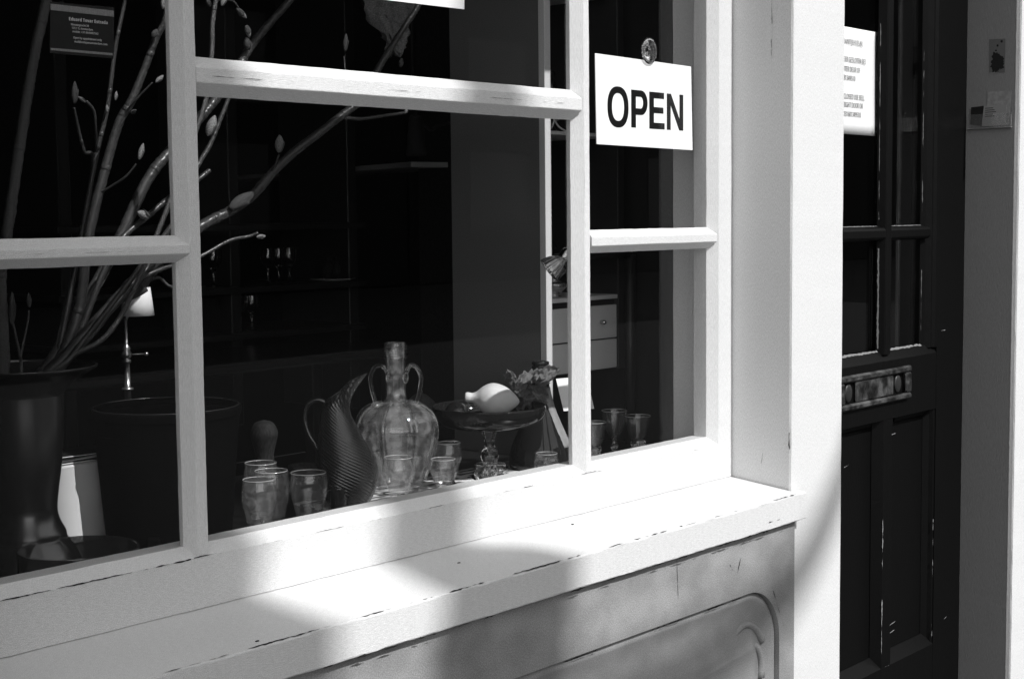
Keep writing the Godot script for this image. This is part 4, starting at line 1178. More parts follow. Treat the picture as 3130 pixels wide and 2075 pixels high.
func build_vessels():
	var t := thing("tall_vase", "tall dark glazed vase with flared rim holding the magnolia", "vase", "", Vector3(1.289, 1.001, -0.386))
	var st := new_st()
	lathe(st, vessel([Vector2(0.082, 0), Vector2(0.083, 0.006), Vector2(0.078, 0.022), Vector2(0.066, 0.042), Vector2(0.062, 0.048), Vector2(0.060, 0.058), Vector2(0.052, 0.075), Vector2(0.0485, 0.092), Vector2(0.051, 0.12), Vector2(0.058, 0.17), Vector2(0.0625, 0.22), Vector2(0.0635, 0.268), Vector2(0.0645, 0.276), Vector2(0.070, 0.284), Vector2(0.085, 0.298), Vector2(0.112, 0.314), Vector2(0.117, 0.320)], 0.004, 0.02), Vector3.ZERO, 64)
	build("body", st, "vase_metal", t)
	t = thing("plant_pot", "large matt black tapered plant pot behind the left mullion", "plant pot", "", Vector3(1.567, 1.001, -0.392))
	st = new_st()
	lathe(st, vessel([Vector2(0.104, 0), Vector2(0.106, 0.004), Vector2(0.110, 0.05), Vector2(0.117, 0.14), Vector2(0.1235, 0.212), Vector2(0.1262, 0.2135), Vector2(0.1268, 0.226), Vector2(0.125, 0.229)], 0.006, 0.19), Vector3.ZERO, 64)
	build("body", st, "iron", t)
	st = new_st()
	tube(st, ring_path(Vector3(0, 0.2295, 0), 0.1225, 64), 0.0014, 0.0014, 6)
	build("rim", st, "glaze", t)
	st = new_st()
	box(st, Vector3(-0.116, 0.0, -0.012), Vector3(-0.100, 0.024, 0.012), 0.003, Transform3D(Basis(Vector3.UP, 0.7), Vector3.ZERO))
	build("foot", st, "iron", t)
	st = new_st()
	ball(st, Vector3(0, 0.188, 0), Vector3(0.112, 0.012, 0.112), Basis(), 0.3, 2)
	build("soil", st, "soil", t)
	t = thing("glass_dish", "round dark glass dish at the lower left corner of the window", "dish", "", Vector3(1.291, 1.001, -0.245))
	st = new_st()
	lathe(st, vessel([Vector2(0.086, 0), Vector2(0.089, 0.004), Vector2(0.090, 0.02), Vector2(0.0905, 0.046), Vector2(0.0905, 0.050)], 0.005, 0.012, 0.0012), Vector3.ZERO, 64)
	build("body", st, "smoke_glass", t)
	# white box and the paper on it, between vase and pot
	t = thing("white_box", "white linen covered box between the tall vase and the black pot", "box", "", Vector3(1.42, 1.001, -0.505))
	st = new_st()
	box(st, Vector3(-0.09, 0, -0.06), Vector3(0.13, 0.136, 0.03), 0.003)
	build("body", st, "linen", t)
	t = thing("paper_stack", "thin stack of loose papers lying on the white linen box", "paper", "", Vector3(1.42, 1.1375, -0.505))
	for k in 6:
		st = new_st()
		sheet(st, 8, 6, func(u: float, v: float) -> Vector3: return Vector3(lerpf(-0.085, 0.125 - 0.004 * k, u), 0.0012 + k * 0.0028 + 0.0025 * sin(u * 4.0 + k * 1.7) * u, lerpf(-0.055, 0.027 - 0.002 * (k % 3), v)), 0.0009)
		build("sheet_of_paper", st, "paper" if k % 2 == 0 else "dark_card", t)
	# lamp stand with a small white shade, behind the pot
	t = thing("table_lamp", "slim brass table lamp with small white shade behind the black pot", "lamp", "", Vector3(1.621, 1.001, -0.58))
	st = new_st()
	lathe(st, [Vector2(0, 0), Vector2(0.05, 0), Vector2(0.05, 0.008), Vector2(0.012, 0.02), Vector2(0.0058, 0.03), Vector2(0.0058, 0.238), Vector2(0.0105, 0.239), Vector2(0.0105, 0.2425), Vector2(0.0055, 0.2435), Vector2(0.0050, 0.287), Vector2(0.0075, 0.289), Vector2(0.0075, 0.293), Vector2(0.005, 0.295), Vector2(0.009, 0.300), Vector2(0.0095, 0.305), Vector2(0.006, 0.311), Vector2(0.0075, 0.314), Vector2(0.005, 0.319), Vector2(0.0032, 0.322), Vector2(0.0028, 0.368), Vector2(0, 0.369)], Vector3.ZERO, 24)
	build("stand", st, "brass", t)
	st = new_st()
	rod(st, Vector3(0.004, 0.303, 0.0), Vector3(0.030, 0.303, 0.014), 0.0016, 8)
	ball(st, Vector3(0.032, 0.303, 0.015), Vector3(0.004, 0.004, 0.004))
	build("switch_key", st, "brass", t)
	st = new_st()
	tube(st, curve([Vector3(0, 0.366, 0), CAM_RIGHT * 0.008 + Vector3(0, 0.380, 0), CAM_RIGHT * 0.022 + Vector3(0, 0.392, 0), CAM_RIGHT * 0.022 + Vector3(0, 0.41, 0)], 4), 0.003, 0.003, 8)
	build("bulb_holder", st, "brass", t)
	st = new_st()
	lathe(st, [Vector2(0.030, 0.374), Vector2(0.027, 0.400), Vector2(0.024, 0.425), Vector2(0.0233, 0.425), Vector2(0.0263, 0.400), Vector2(0.0293, 0.374), Vector2(0.030, 0.374)], CAM_RIGHT * 0.022, 48)
	build("shade", st, "linen", t)
	# leaning jug with spiral ribs
	t = thing("ribbed_jug", "dark glass jug with spiral ribs, pinched spout and looped handle", "jug", "", Vector3(1.946, 1.005, -0.348))
	var prof := smooth_prof([Vector2(0.036, 0), Vector2(0.040, 0.006), Vector2(0.051, 0.03), Vector2(0.057, 0.06), Vector2(0.0545, 0.085), Vector2(0.045, 0.12), Vector2(0.034, 0.155), Vector2(0.0265, 0.18), Vector2(0.0275, 0.20), Vector2(0.036, 0.222)], 22)
	st = new_st()
	var rings := []
	for k in 2:
		var seq := range(prof.size()) if k == 0 else range(prof.size() - 1, 12, -1)
		for i in seq:
			var p: Vector2 = prof[i]
			var h := p.y
			var rr := p.x - (0.0022 if k == 1 else 0.0)
			var off := -CAM_RIGHT * (0.022 * smoothstep(0.05, 0.19, h) - 0.016 * smoothstep(0.185, 0.222, h))
			var pinch := smoothstep(0.17, 0.222, h)
			var ring := PackedVector3Array()
			for q in 200:
				var a := TAU * q / 200.0
				var d := Vector3(cos(a), 0, sin(a))
				var along := d.dot(CAM_RIGHT)
				var rib := 1.0 + (0.016 * sin(28.0 * (a - h * 34.0)) if k == 0 else 0.0) * (1.0 - 0.8 * pinch) * smoothstep(0.0, 0.02, h)
				var spout := 1.0 + pinch * (0.30 * maxf(along, 0.0) * along * along - 0.32 * (1.0 - absf(along)))
				ring.append(off + d * rr * rib * spout + Vector3(0, h + pinch * (0.026 * along + 0.004), 0))
			rings.append(ring)
	loft(st, rings, true)
	build("body", st, "ribbed_glass", t)
	st = new_st()
	tube(st, curve([-CAM_RIGHT * 0.038 + Vector3(0, 0.196, 0), -CAM_RIGHT * 0.056 + Vector3(0, 0.202, 0), -CAM_RIGHT * 0.074 + Vector3(0, 0.192, 0), -CAM_RIGHT * 0.080 + Vector3(0, 0.168, 0), -CAM_RIGHT * 0.074 + Vector3(0, 0.140, 0), -CAM_RIGHT * 0.060 + Vector3(0, 0.115, 0), -CAM_RIGHT * 0.050 + Vector3(0, 0.090, 0), -CAM_RIGHT * 0.0525 + Vector3(0, 0.074, 0)], 5), 0.0048, 0.0040, 10)
	build("handle", st, "ribbed_glass", t)
	# two handled decanter with crimped glass trails
	t = thing("glass_decanter", "clear round glass decanter with two looped handles and crimped glass trails", "decanter", "", Vector3(2.112, 1.005, -0.384))
	var body := [Vector2(0.040, 0), Vector2(0.044, 0.004), Vector2(0.056, 0.025), Vector2(0.068, 0.055), Vector2(0.078, 0.085), Vector2(0.083, 0.115), Vector2(0.0815, 0.138), Vector2(0.072, 0.158), Vector2(0.052, 0.1715), Vector2(0.030, 0.1775), Vector2(0.0225, 0.184), Vector2(0.0203, 0.20), Vector2(0.0200, 0.235), Vector2(0.0203, 0.262), Vector2(0.0215, 0.276), Vector2(0.0222, 0.290), Vector2(0.0214, 0.296)]
	st = new_st()
	lathe(st, vessel(body, 0.0024, 0.012), Vector3.ZERO, 72)
	build("body", st, "thin_glass", t)
	st = new_st()
	var inner := []
	for q in smooth_prof(body.slice(1, 17), 4):
		inner.append(Vector2(q.x - 0.0036, q.y + 0.001))
	lathe(st, inner, Vector3.ZERO, 48)
	build("etched_film", st, "etched_film", t)
	st = new_st()
	tube(st, ring_path(Vector3(0, 0.2675, 0), 0.0222, 40), 0.0022, 0.0022, 8)
	build("collar", st, "clear_glass", t)
	for s in [-1.0, 1.0]:
		st = new_st()
		tube(st, curve([CAM_RIGHT * s * 0.018 + Vector3(0, 0.236, 0.004), CAM_RIGHT * s * 0.027 + Vector3(0, 0.250, 0.002), CAM_RIGHT * s * 0.041 + Vector3(0, 0.247, 0), CAM_RIGHT * s * 0.050 + Vector3(0, 0.228, 0), CAM_RIGHT * s * 0.048 + Vector3(0, 0.205, 0), CAM_RIGHT * s * 0.042 + Vector3(0, 0.180, 0), CAM_RIGHT * s * 0.040 + Vector3(0, 0.172, 0)], 6), 0.0042, 0.0046, 12)
		ball(st, CAM_RIGHT * s * 0.0165 + Vector3(-0.004, 0.228, 0.008), Vector3(0.0065, 0.013, 0.0055))
		ball(st, CAM_RIGHT * s * 0.040 + Vector3(0, 0.172, 0), Vector3(0.010, 0.007, 0.010))
		build("handle", st, "clear_glass", t)
	var bp := smooth_prof(body.slice(1, 10), 8)
	for k in 8:
		var a := TAU * k / 8.0 + 0.30
		var line := []
		for i in range(8, bp.size()):
			line.append(Vector3(cos(a) * (bp[i].x + 0.0010), bp[i].y, sin(a) * (bp[i].x + 0.0010)))
		st = new_st()
		rings = []
		for i in line.size():
			var d: Vector3 = (line[mini(i + 1, line.size() - 1)] - line[maxi(i - 1, 0)]).normalized()
			var nn := Vector3(cos(a), 0, sin(a))
			nn = (nn - d * nn.dot(d)).normalized()
			var bb := d.cross(nn)
			var r := 0.0036 if i % 2 == 0 else 0.0020
			var ring := PackedVector3Array()
			for q in 8:
				ring.append(line[i] + (nn * cos(TAU * q / 8.0) + bb * sin(TAU * q / 8.0)) * r)
			rings.append(ring)
		loft(st, rings, true)
		build("glass_trail", st, "clear_glass", t)
	# cake stand of dark glass on a clear stem
	t = thing("cake_stand", "dark glass fruit stand on a clear faceted stem", "cake stand", "", Vector3(2.346, 1.001, -0.346))
	st = new_st()
	lathe(st, smooth_prof([Vector2(0, 0.107), Vector2(0.05, 0.1075), Vector2(0.085, 0.111), Vector2(0.106, 0.121), Vector2(0.116, 0.136), Vector2(0.119, 0.151), Vector2(0.1185, 0.1535), Vector2(0.1165, 0.1535), Vector2(0.113, 0.139), Vector2(0.102, 0.125), Vector2(0.08, 0.116), Vector2(0.04, 0.113), Vector2(0, 0.113)], 4), Vector3.ZERO, 72)
	build("bowl", st, "dark_glass", t)
	st = new_st()
	lathe(st, [Vector2(0, 0.0065), Vector2(0.02, 0.0065), Vector2(0.017, 0.012), Vector2(0.011, 0.024), Vector2(0.018, 0.040), Vector2(0.020, 0.050), Vector2(0.017, 0.060), Vector2(0.0115, 0.070), Vector2(0.012, 0.084), Vector2(0.015, 0.094), Vector2(0.018, 0.102), Vector2(0.015, 0.1065), Vector2(0, 0.1065)], Vector3.ZERO, 10, true)
	build("stem", st, "clear_glass", t)
	st = new_st()
	lathe(st, [Vector2(0, 0), Vector2(0.062, 0), Vector2(0.0635, 0.002), Vector2(0.045, 0.004), Vector2(0.02, 0.0062), Vector2(0, 0.0063)], Vector3.ZERO, 48)
	build("foot", st, "dark_glass", t)
	t = thing("pale_gourd", "pale smooth gourd with a blunt stub lying in the dark fruit stand", "gourd", "", Vector3(2.352, 1.134, -0.342))
	st = new_st()
	var gb := Basis(Vector3.UP, 0.0)
	rings = []
	var gp := smooth_prof([Vector2(0.0005, -0.080), Vector2(0.0125, -0.079), Vector2(0.0150, -0.070), Vector2(0.0145, -0.058), Vector2(0.021, -0.046), Vector2(0.037, -0.030), Vector2(0.0475, -0.010), Vector2(0.0485, 0.010), Vector2(0.043, 0.032), Vector2(0.033, 0.050), Vector2(0.020, 0.066), Vector2(0.008, 0.076), Vector2(0.0005, 0.079)], 4)
	var ax := (CAM_RIGHT + Vector3(0, -0.10, 0)).normalized()
	var up2 := (Vector3.UP - ax * Vector3.UP.dot(ax)).normalized()
	var sd2 := ax.cross(up2)
	for p in gp:
		var ring := PackedVector3Array()
		for q in 28:
			var a := TAU * q / 28.0
			var r: float = 0.70 * p.x * (1.0 + 0.03 * wob.get_noise_2d(cos(a) * 2.0 + p.y * 20.0, sin(a) * 2.0))
			ring.append(ax * p.y * 0.72 + Vector3(0, 0.0335, 0) + (up2 * cos(a) + sd2 * sin(a)) * r)
		rings.append(ring)
	loft(st, rings, true)
	build("body", st, "gourd_skin", t)
	t = thing("dark_plum", "glossy dark fruit in the stand left of the pale gourd", "fruit", "", Vector3(2.268, 1.117, -0.366))
	st = new_st()
	ball(st, Vector3(0, 0.026, 0), Vector3(0.034, 0.026, 0.026), Basis(Vector3.UP, 0.6), 0.05, 3, 18, 28)
	build("body", st, "dark_fruit", t)
	t = thing("dry_onion", "dim papery onion on the ledge behind the decanter's right shoulder", "onion", "", Vector3(2.36, 1.001, -0.56))
	st = new_st()
	lathe(st, smooth_prof([Vector2(0, 0), Vector2(0.02, 0.002), Vector2(0.04, 0.03), Vector2(0.038, 0.06), Vector2(0.018, 0.082), Vector2(0.006, 0.09), Vector2(0.004, 0.105), Vector2(0, 0.106)], 5), Vector3(0, 0.075, 0), 32)
	build("bulb", st, "onion_skin", t)
	st = new_st()
	lathe(st, [Vector2(0, 0), Vector2(0.04, 0), Vector2(0.03, 0.01), Vector2(0.02, 0.07), Vector2(0.034, 0.0748), Vector2(0, 0.0748)], Vector3.ZERO, 24)
	build("pedestal", st, "dark_wood", t)
	# dried leaves: curled sheets
	var leaves := [
		[Vector3(2.470, 1.160, -0.355), Vector3(-0.066, 0.066, 0.0), Vector3(0.012, 0.010, 0.006), 0.9, "narrow dried leaf pointing up over the gourd"],
		[Vector3(2.400, 1.198, -0.318), Vector3(0.090, 0.018, 0.012), Vector3(-0.004, 0.013, -0.012), 0.7, "long dried leaf running to the dark bottle's neck"],
		[Vector3(2.440, 1.205, -0.305), Vector3(0.078, 0.010, 0.0), Vector3(0.004, 0.021, -0.008), 1.2, "broad dried leaf folded against the dark bottle's neck"],
		[Vector3(2.425, 1.166, -0.322), Vector3(0.075, 0.022, 0.01), Vector3(0.006, 0.020, 0.006), 1.4, "crumpled dried leaf at the middle of the heap"],
		[Vector3(2.405, 1.150, -0.322), Vector3(0.090, 0.004, 0.005), Vector3(0.002, 0.018, 0.004), 0.6, "ribbed dried leaf lying on the rim of the fruit stand"],
		[Vector3(2.448, 1.178, -0.308), Vector3(0.050, -0.018, 0.0), Vector3(0.004, 0.015, 0.008), 1.6, "small curled dried leaf at the right of the heap"],
		[Vector3(2.405, 1.188, -0.325), Vector3(0.030, -0.036, 0.01), Vector3(0.012, 0.018, -0.006), 1.1, "short dried leaf hanging over the gourd's shoulder"]]
	for k in leaves.size():
		var L = leaves[k]
		t = thing("dried_leaf", L[4], "dried leaf", "dried leaves heaped on the fruit stand", L[0])
		var along: Vector3 = L[1]
		var across: Vector3 = L[2]
		var nn := along.cross(across).normalized()
		var curl: float = L[3]
		st = new_st()
		sheet(st, 16, 10, func(u: float, v: float) -> Vector3:
			var wdt := pow(maxf(sin(PI * clampf(u, 0.02, 0.98)), 0.0), 0.6) * (1.0 + 0.5 * wob.get_noise_3d(u * 7.0, signf(v - 0.5) * 3.0, k * 5.0))
			var vv := (v - 0.5) * 2.0
			var c := nn * (0.011 * curl * vv * vv * wdt - 0.006 * curl + 0.010 * sin(u * 5.0 * curl + k)) + nn * 0.016 * wob.get_noise_3d(u * 4.0 + k * 9.0, v * 3.0, k * 2.0) + Vector3(0, 0.008, 0) * wob.get_noise_3d(u * 6.0, v * 6.0, k * 3.0 + 40.0) + nn * 0.0009 * sin(u * 60.0 + absf(vv) * 14.0)
			return along * u + across * vv * wdt * (1.0 - 0.18 * curl * vv * vv) + c, 0.0007)
		build("blade", st, "dry_leaf", t)
		st = new_st()
		var rib := []
		for i in 13:
			var u := i / 12.0
			rib.append(along * u + nn * (-0.006 * curl + 0.010 * sin(u * 5.0 * curl + k)) + nn * 0.016 * wob.get_noise_3d(u * 4.0 + k * 9.0, 1.5, k * 2.0) + Vector3(0, 0.008, 0) * wob.get_noise_3d(u * 6.0, 3.0, k * 3.0 + 40.0))
		tube(st, rib, 0.0012, 0.0005, 6)
		build("midrib", st, "dry_leaf", t)
	# broad dark bottle with an old label
	t = thing("dark_bottle", "broad dark glass bottle with torn label beside the middle mullion", "bottle", "", Vector3(2.505, 1.001, -0.338))
	var bot := [Vector2(0.062, 0), Vector2(0.068, 0.004), Vector2(0.070, 0.02), Vector2(0.066, 0.045), Vector2(0.056, 0.072), Vector2(0.044, 0.098), Vector2(0.033, 0.125), Vector2(0.024, 0.155), Vector2(0.0185, 0.185), Vector2(0.0165, 0.205), Vector2(0.0160, 0.2165)]
	var bsm := smooth_prof(bot, 5)
	st = new_st()
	lathe(st, vessel(bot, 0.003, 0.02), Vector3.ZERO, 56)
	build("body", st, "dark_glass", t)
	st = new_st()
	lathe(st, smooth_prof([Vector2(0.0158, 0.2165), Vector2(0.0185, 0.2185), Vector2(0.0190, 0.2225), Vector2(0.0172, 0.2255), Vector2(0.0186, 0.2285), Vector2(0.0186, 0.2325), Vector2(0.0165, 0.2345), Vector2(0.012, 0.2340), Vector2(0.0115, 0.2170), Vector2(0.0158, 0.2165)], 3), Vector3.ZERO, 40)
	build("lip", st, "dark_glass", t)
	st = new_st()
	sheet(st, 14, 20, func(u: float, v: float) -> Vector3:
		var h := lerpf(0.052, 0.178, v)
		var r := 0.0
		for i in bsm.size() - 1:
			if bsm[i].y <= h and bsm[i + 1].y > h:
				r = lerpf(bsm[i].x, bsm[i + 1].x, (h - bsm[i].y) / (bsm[i + 1].y - bsm[i].y))
		var half := 0.022 * (1.0 + 0.12 * wob.get_noise_2d(v * 9.0, 4.0)) / maxf(r, 0.01)
		var a := 1.30 + (u - 0.5) * minf(half, 1.4) * 1.6
		return Vector3(cos(a) * (r + 0.0008), h, sin(a) * (r + 0.0008)), 0.0004)
	build("label", st, "old_paper", t)
	# price card leaning behind the bottle
	t = thing("price_card", "blank white card leaning behind the middle mullion and the dark bottle", "card", "", Vector3(2.60, 1.09, -0.312))
	st = new_st()
	prism(st, PackedVector2Array([Vector2(-0.045, 0.034), Vector2(0.0625, 0.028), Vector2(0.0450, 0.1030), Vector2(-0.062, 0.106)]), 0.0006, Transform3D(Basis(Vector3(1, 0, 0), -0.10), Vector3(0, 0, 0)))
	build("card", st, "paper", t)
	st = new_st()
	rod(st, Vector3(-0.0, -0.088, -0.012), Vector3(0.0, 0.075, -0.006), 0.0016, 8)
	build("prop", st, "steel", t)
	t = thing("halogen_bulb", "small clip spotlight with ribbed glass reflector left of the middle mullion", "spotlight", "", Vector3(2.484, 1.443, -0.28))
	var axis := (-CAM_RIGHT * 0.8 + Vector3(0.1, -0.42, 0.25)).normalized()
	var bx := axis.cross(Vector3.UP).normalized()
	var hb := Basis(bx, axis, bx.cross(axis))
	st = new_st()
	rings = []
	var hp := smooth_prof([Vector2(0.008, -0.026), Vector2(0.011, -0.02), Vector2(0.019, -0.008), Vector2(0.0245, 0.006), Vector2(0.0262, 0.014), Vector2(0.0258, 0.016), Vector2(0.0235, 0.008), Vector2(0.018, -0.004), Vector2(0.010, -0.016), Vector2(0.004, -0.018)], 4)
	for p in hp:
		var ring := PackedVector3Array()
		for q in 72:
			var a := TAU * q / 72.0
			ring.append(hb * Vector3(cos(a) * p.x * (1.0 + 0.03 * sin(a * 18.0)), p.y, sin(a) * p.x * (1.0 + 0.03 * sin(a * 18.0))))
		rings.append(ring)
	loft(st, rings, true)
	build("reflector", st, "reflector", t)
	st = new_st()
	tube(st, curve([hb * Vector3(0, -0.024, 0), hb * Vector3(0, -0.04, 0.004), CAM_RIGHT * 0.045 + Vector3(0, 0.012, 0), CAM_RIGHT * 0.075 + Vector3(0, 0.004, -0.03)], 5), 0.013, 0.011, 14)
	build("holder", st, "steel", t)
	st = new_st()
	tube(st, curve([CAM_RIGHT * 0.072 + Vector3(0, 0.004, -0.03), CAM_RIGHT * 0.10 + Vector3(0, -0.005, -0.05), CAM_RIGHT * 0.11 + Vector3(0, 0.0, -0.075)], 4), 0.004, 0.004, 8)
	build("arm", st, "steel", t)

func ring_path(c: Vector3, r: float, n: int) -> Array:
	var out := []
	for k in n + 1:
		var a := TAU * k / n
		out.append(c + Vector3(cos(a) * r, 0, sin(a) * r))
	return out

# ================================================================ drinking glasses

func glass(called: String, label: String, category: String, group: String, at: Vector3, outer: Array, wall: float, floor_h: float, m := "thin_glass", segs := 40) -> Node3D:
	var t := thing(called, label, category, group, at)
	var st := new_st()
	lathe(st, vessel(outer, wall, floor_h), Vector3.ZERO, segs)
	build("bowl", st, m, t)
	if m != "thin_glass":
		return t
	# a film of dust inside, and the rim
	st = new_st()
	var inner := []
	for q in smooth_prof(outer, 4):
		if q.y > floor_h + 0.001:
			inner.append(Vector2(q.x - wall - 0.0004, q.y - 0.0006))
	lathe(st, inner, Vector3.ZERO, 32)
	build("dust", st, "dust_film", t)
	st = new_st()
	var rim: Vector2 = outer[-1]
	tube(st, ring_path(Vector3(0, rim.y + 0.0006, 0), rim.x - wall * 0.5, 48), 0.0008, 0.0008, 6)
	build("rim", st, "glass_rim", t)
	# the heavy foot
	st = new_st()
	var foot := [Vector2(0, 0.0006)]
	for q in smooth_prof(outer, 4):
		if q.y < floor_h - 0.001:
			foot.append(Vector2(q.x - 0.0008, maxf(q.y, 0.0006)))
	foot.append(Vector2(foot[-1].x * 0.6, floor_h - 0.0032))
	foot.append(Vector2(0, floor_h - 0.0040))
	lathe(st, foot, Vector3.ZERO, 28)
	build("foot", st, "clear_glass", t)
	return t

func build_glasses():
	var g := "small tumblers at the left end of the row"
	var tum := [Vector2(0.0195, 0), Vector2(0.0205, 0.003), Vector2(0.0250, 0.022), Vector2(0.0305, 0.048), Vector2(0.0315, 0.066), Vector2(0.0288, 0.090)]
	glass("tumbler", "barrel shaped tumbler nearest the left mullion, in front of two others", "glass", g, Vector3(1.705, 1.001, -0.318), tum, 0.0016, 0.012)
	glass("tumbler", "barrel shaped tumbler half hidden by the front one at the left", "glass", g, Vector3(1.750, 1.001, -0.338), scaled(tum, 1.03, 1.08), 0.0016, 0.012)
	glass("tumbler", "rearmost tumbler of the three clustered at the left, only its rim clear", "glass", g, Vector3(1.782, 1.001, -0.405), scaled(tum, 1.02, 1.12), 0.0016, 0.012)
	glass("tumbler", "egg shaped tumbler standing alone left of the ribbed jug", "glass", g, Vector3(1.807, 1.001, -0.303), [Vector2(0.0195, 0), Vector2(0.0205, 0.003), Vector2(0.0255, 0.022), Vector2(0.0330, 0.050), Vector2(0.0345, 0.068), Vector2(0.0322, 0.090)], 0.0016, 0.010)
	glass("dark_tumbler", "straight dark glass tumbler before the ribbed jug's foot", "glass", "", Vector3(1.905, 1.001, -0.330), [Vector2(0.015, 0), Vector2(0.0155, 0.003), Vector2(0.0165, 0.046)], 0.0018, 0.008, "smoke_glass")
	g = "footed liqueur glasses on the woven mat"
	var egg := [Vector2(0.0195, 0), Vector2(0.0205, 0.002), Vector2(0.017, 0.008), Vector2(0.0165, 0.014), Vector2(0.0215, 0.030), Vector2(0.0295, 0.052), Vector2(0.0312, 0.066), Vector2(0.0272, 0.088)]
	glass("liqueur_glass", "large egg shaped footed glass before the decanter", "glass", g, Vector3(2.020, 1.005, -0.288), egg, 0.0015, 0.022)
	var egg2 := [Vector2(0.0215, 0), Vector2(0.0225, 0.0015), Vector2(0.014, 0.007), Vector2(0.0125, 0.013), Vector2(0.0195, 0.026), Vector2(0.0265, 0.044), Vector2(0.0275, 0.053), Vector2(0.0245, 0.068)]
	glass("liqueur_glass", "small egg shaped glass on a spread foot right of the decanter", "glass", g, Vector3(2.147, 1.005, -0.291), egg2, 0.0014, 0.018)
	glass("liqueur_glass", "taller footed glass standing behind the spread footed one", "glass", g, Vector3(2.204, 1.005, -0.330), scaled(egg2, 1.0, 1.32), 0.0014, 0.020)
	g = "thick little shot glasses on the mat"
	var shot := [Vector2(0.0150, 0), Vector2(0.0158, 0.002), Vector2(0.0185, 0.016), Vector2(0.0245, 0.034), Vector2(0.0242, 0.040), Vector2(0.0215, 0.047), Vector2(0.0222, 0.0535)]
	glass("shot_glass", "thick faceted shot glass in front of the fruit stand's stem", "glass", g, Vector3(2.228, 1.005, -0.252), scaled(shot, 0.97, 0.97), 0.0022, 0.014, "clear_glass", 12)
	glass("shot_glass", "lower shot glass tucked behind the faceted one", "glass", g, Vector3(2.288, 1.005, -0.276), scaled(shot, 0.9, 0.78), 0.0022, 0.012, "clear_glass", 12)
	glass("shot_glass", "round bellied shot glass before the dark bottle", "glass", g, Vector3(2.405, 1.005, -0.240), [Vector2(0.0165, 0), Vector2(0.0172, 0.002), Vector2(0.0225, 0.013), Vector2(0.0262, 0.026), Vector2(0.0262, 0.036), Vector2(0.0228, 0.045), Vector2(0.0228, 0.0515)], 0.0018, 0.008)
	g = "cone shaped cordial glasses in the right pane"
	var cone := [Vector2(0.0150, 0), Vector2(0.0155, 0.002), Vector2(0.0150, 0.010), Vector2(0.0190, 0.038), Vector2(0.0265, 0.072), Vector2(0.0300, 0.092)]
	glass("cordial_glass", "cone shaped cordial glass half hidden by the middle mullion", "glass", g, Vector3(2.630, 1.001, -0.290), scaled(cone, 0.92, 1.0), 0.0015, 0.042)
	var t := glass("cordial_glass", "knopped stem cordial glass, rearmost of the three in the right pane", "glass", g, Vector3(2.747, 1.001, -0.322), [Vector2(0.021, 0), Vector2(0.022, 0.0015), Vector2(0.010, 0.006), Vector2(0.0055, 0.012), Vector2(0.0095, 0.019), Vector2(0.0085, 0.026), Vector2(0.0050, 0.032), Vector2(0.0080, 0.042), Vector2(0.0190, 0.058), Vector2(0.0265, 0.080), Vector2(0.0300, 0.103)], 0.0015, 0.048)
	glass("cordial_glass", "thick bottomed cone glass, rightmost of the glasses", "glass", g, Vector3(2.773, 1.001, -0.275), cone, 0.0015, 0.044)
	t = thing("flat_tin", "low round metal tin right of the cone shaped glasses", "tin", "", Vector3(2.832, 1.001, -0.262))
	var st := new_st()
	lathe(st, [Vector2(0, 0), Vector2(0.027, 0), Vector2(0.0275, 0.001), Vector2(0.0275, 0.016), Vector2(0.0265, 0.017), Vector2(0, 0.0172)], Vector3.ZERO, 40)
	build("body", st, "steel", t)

func scaled(p: Array, r: float, h: float) -> Array:
	var out := []
	for q in p:
		out.append(Vector2(q.x * r, q.y * h))
	return out

# ================================================================ dim things deeper in the shop

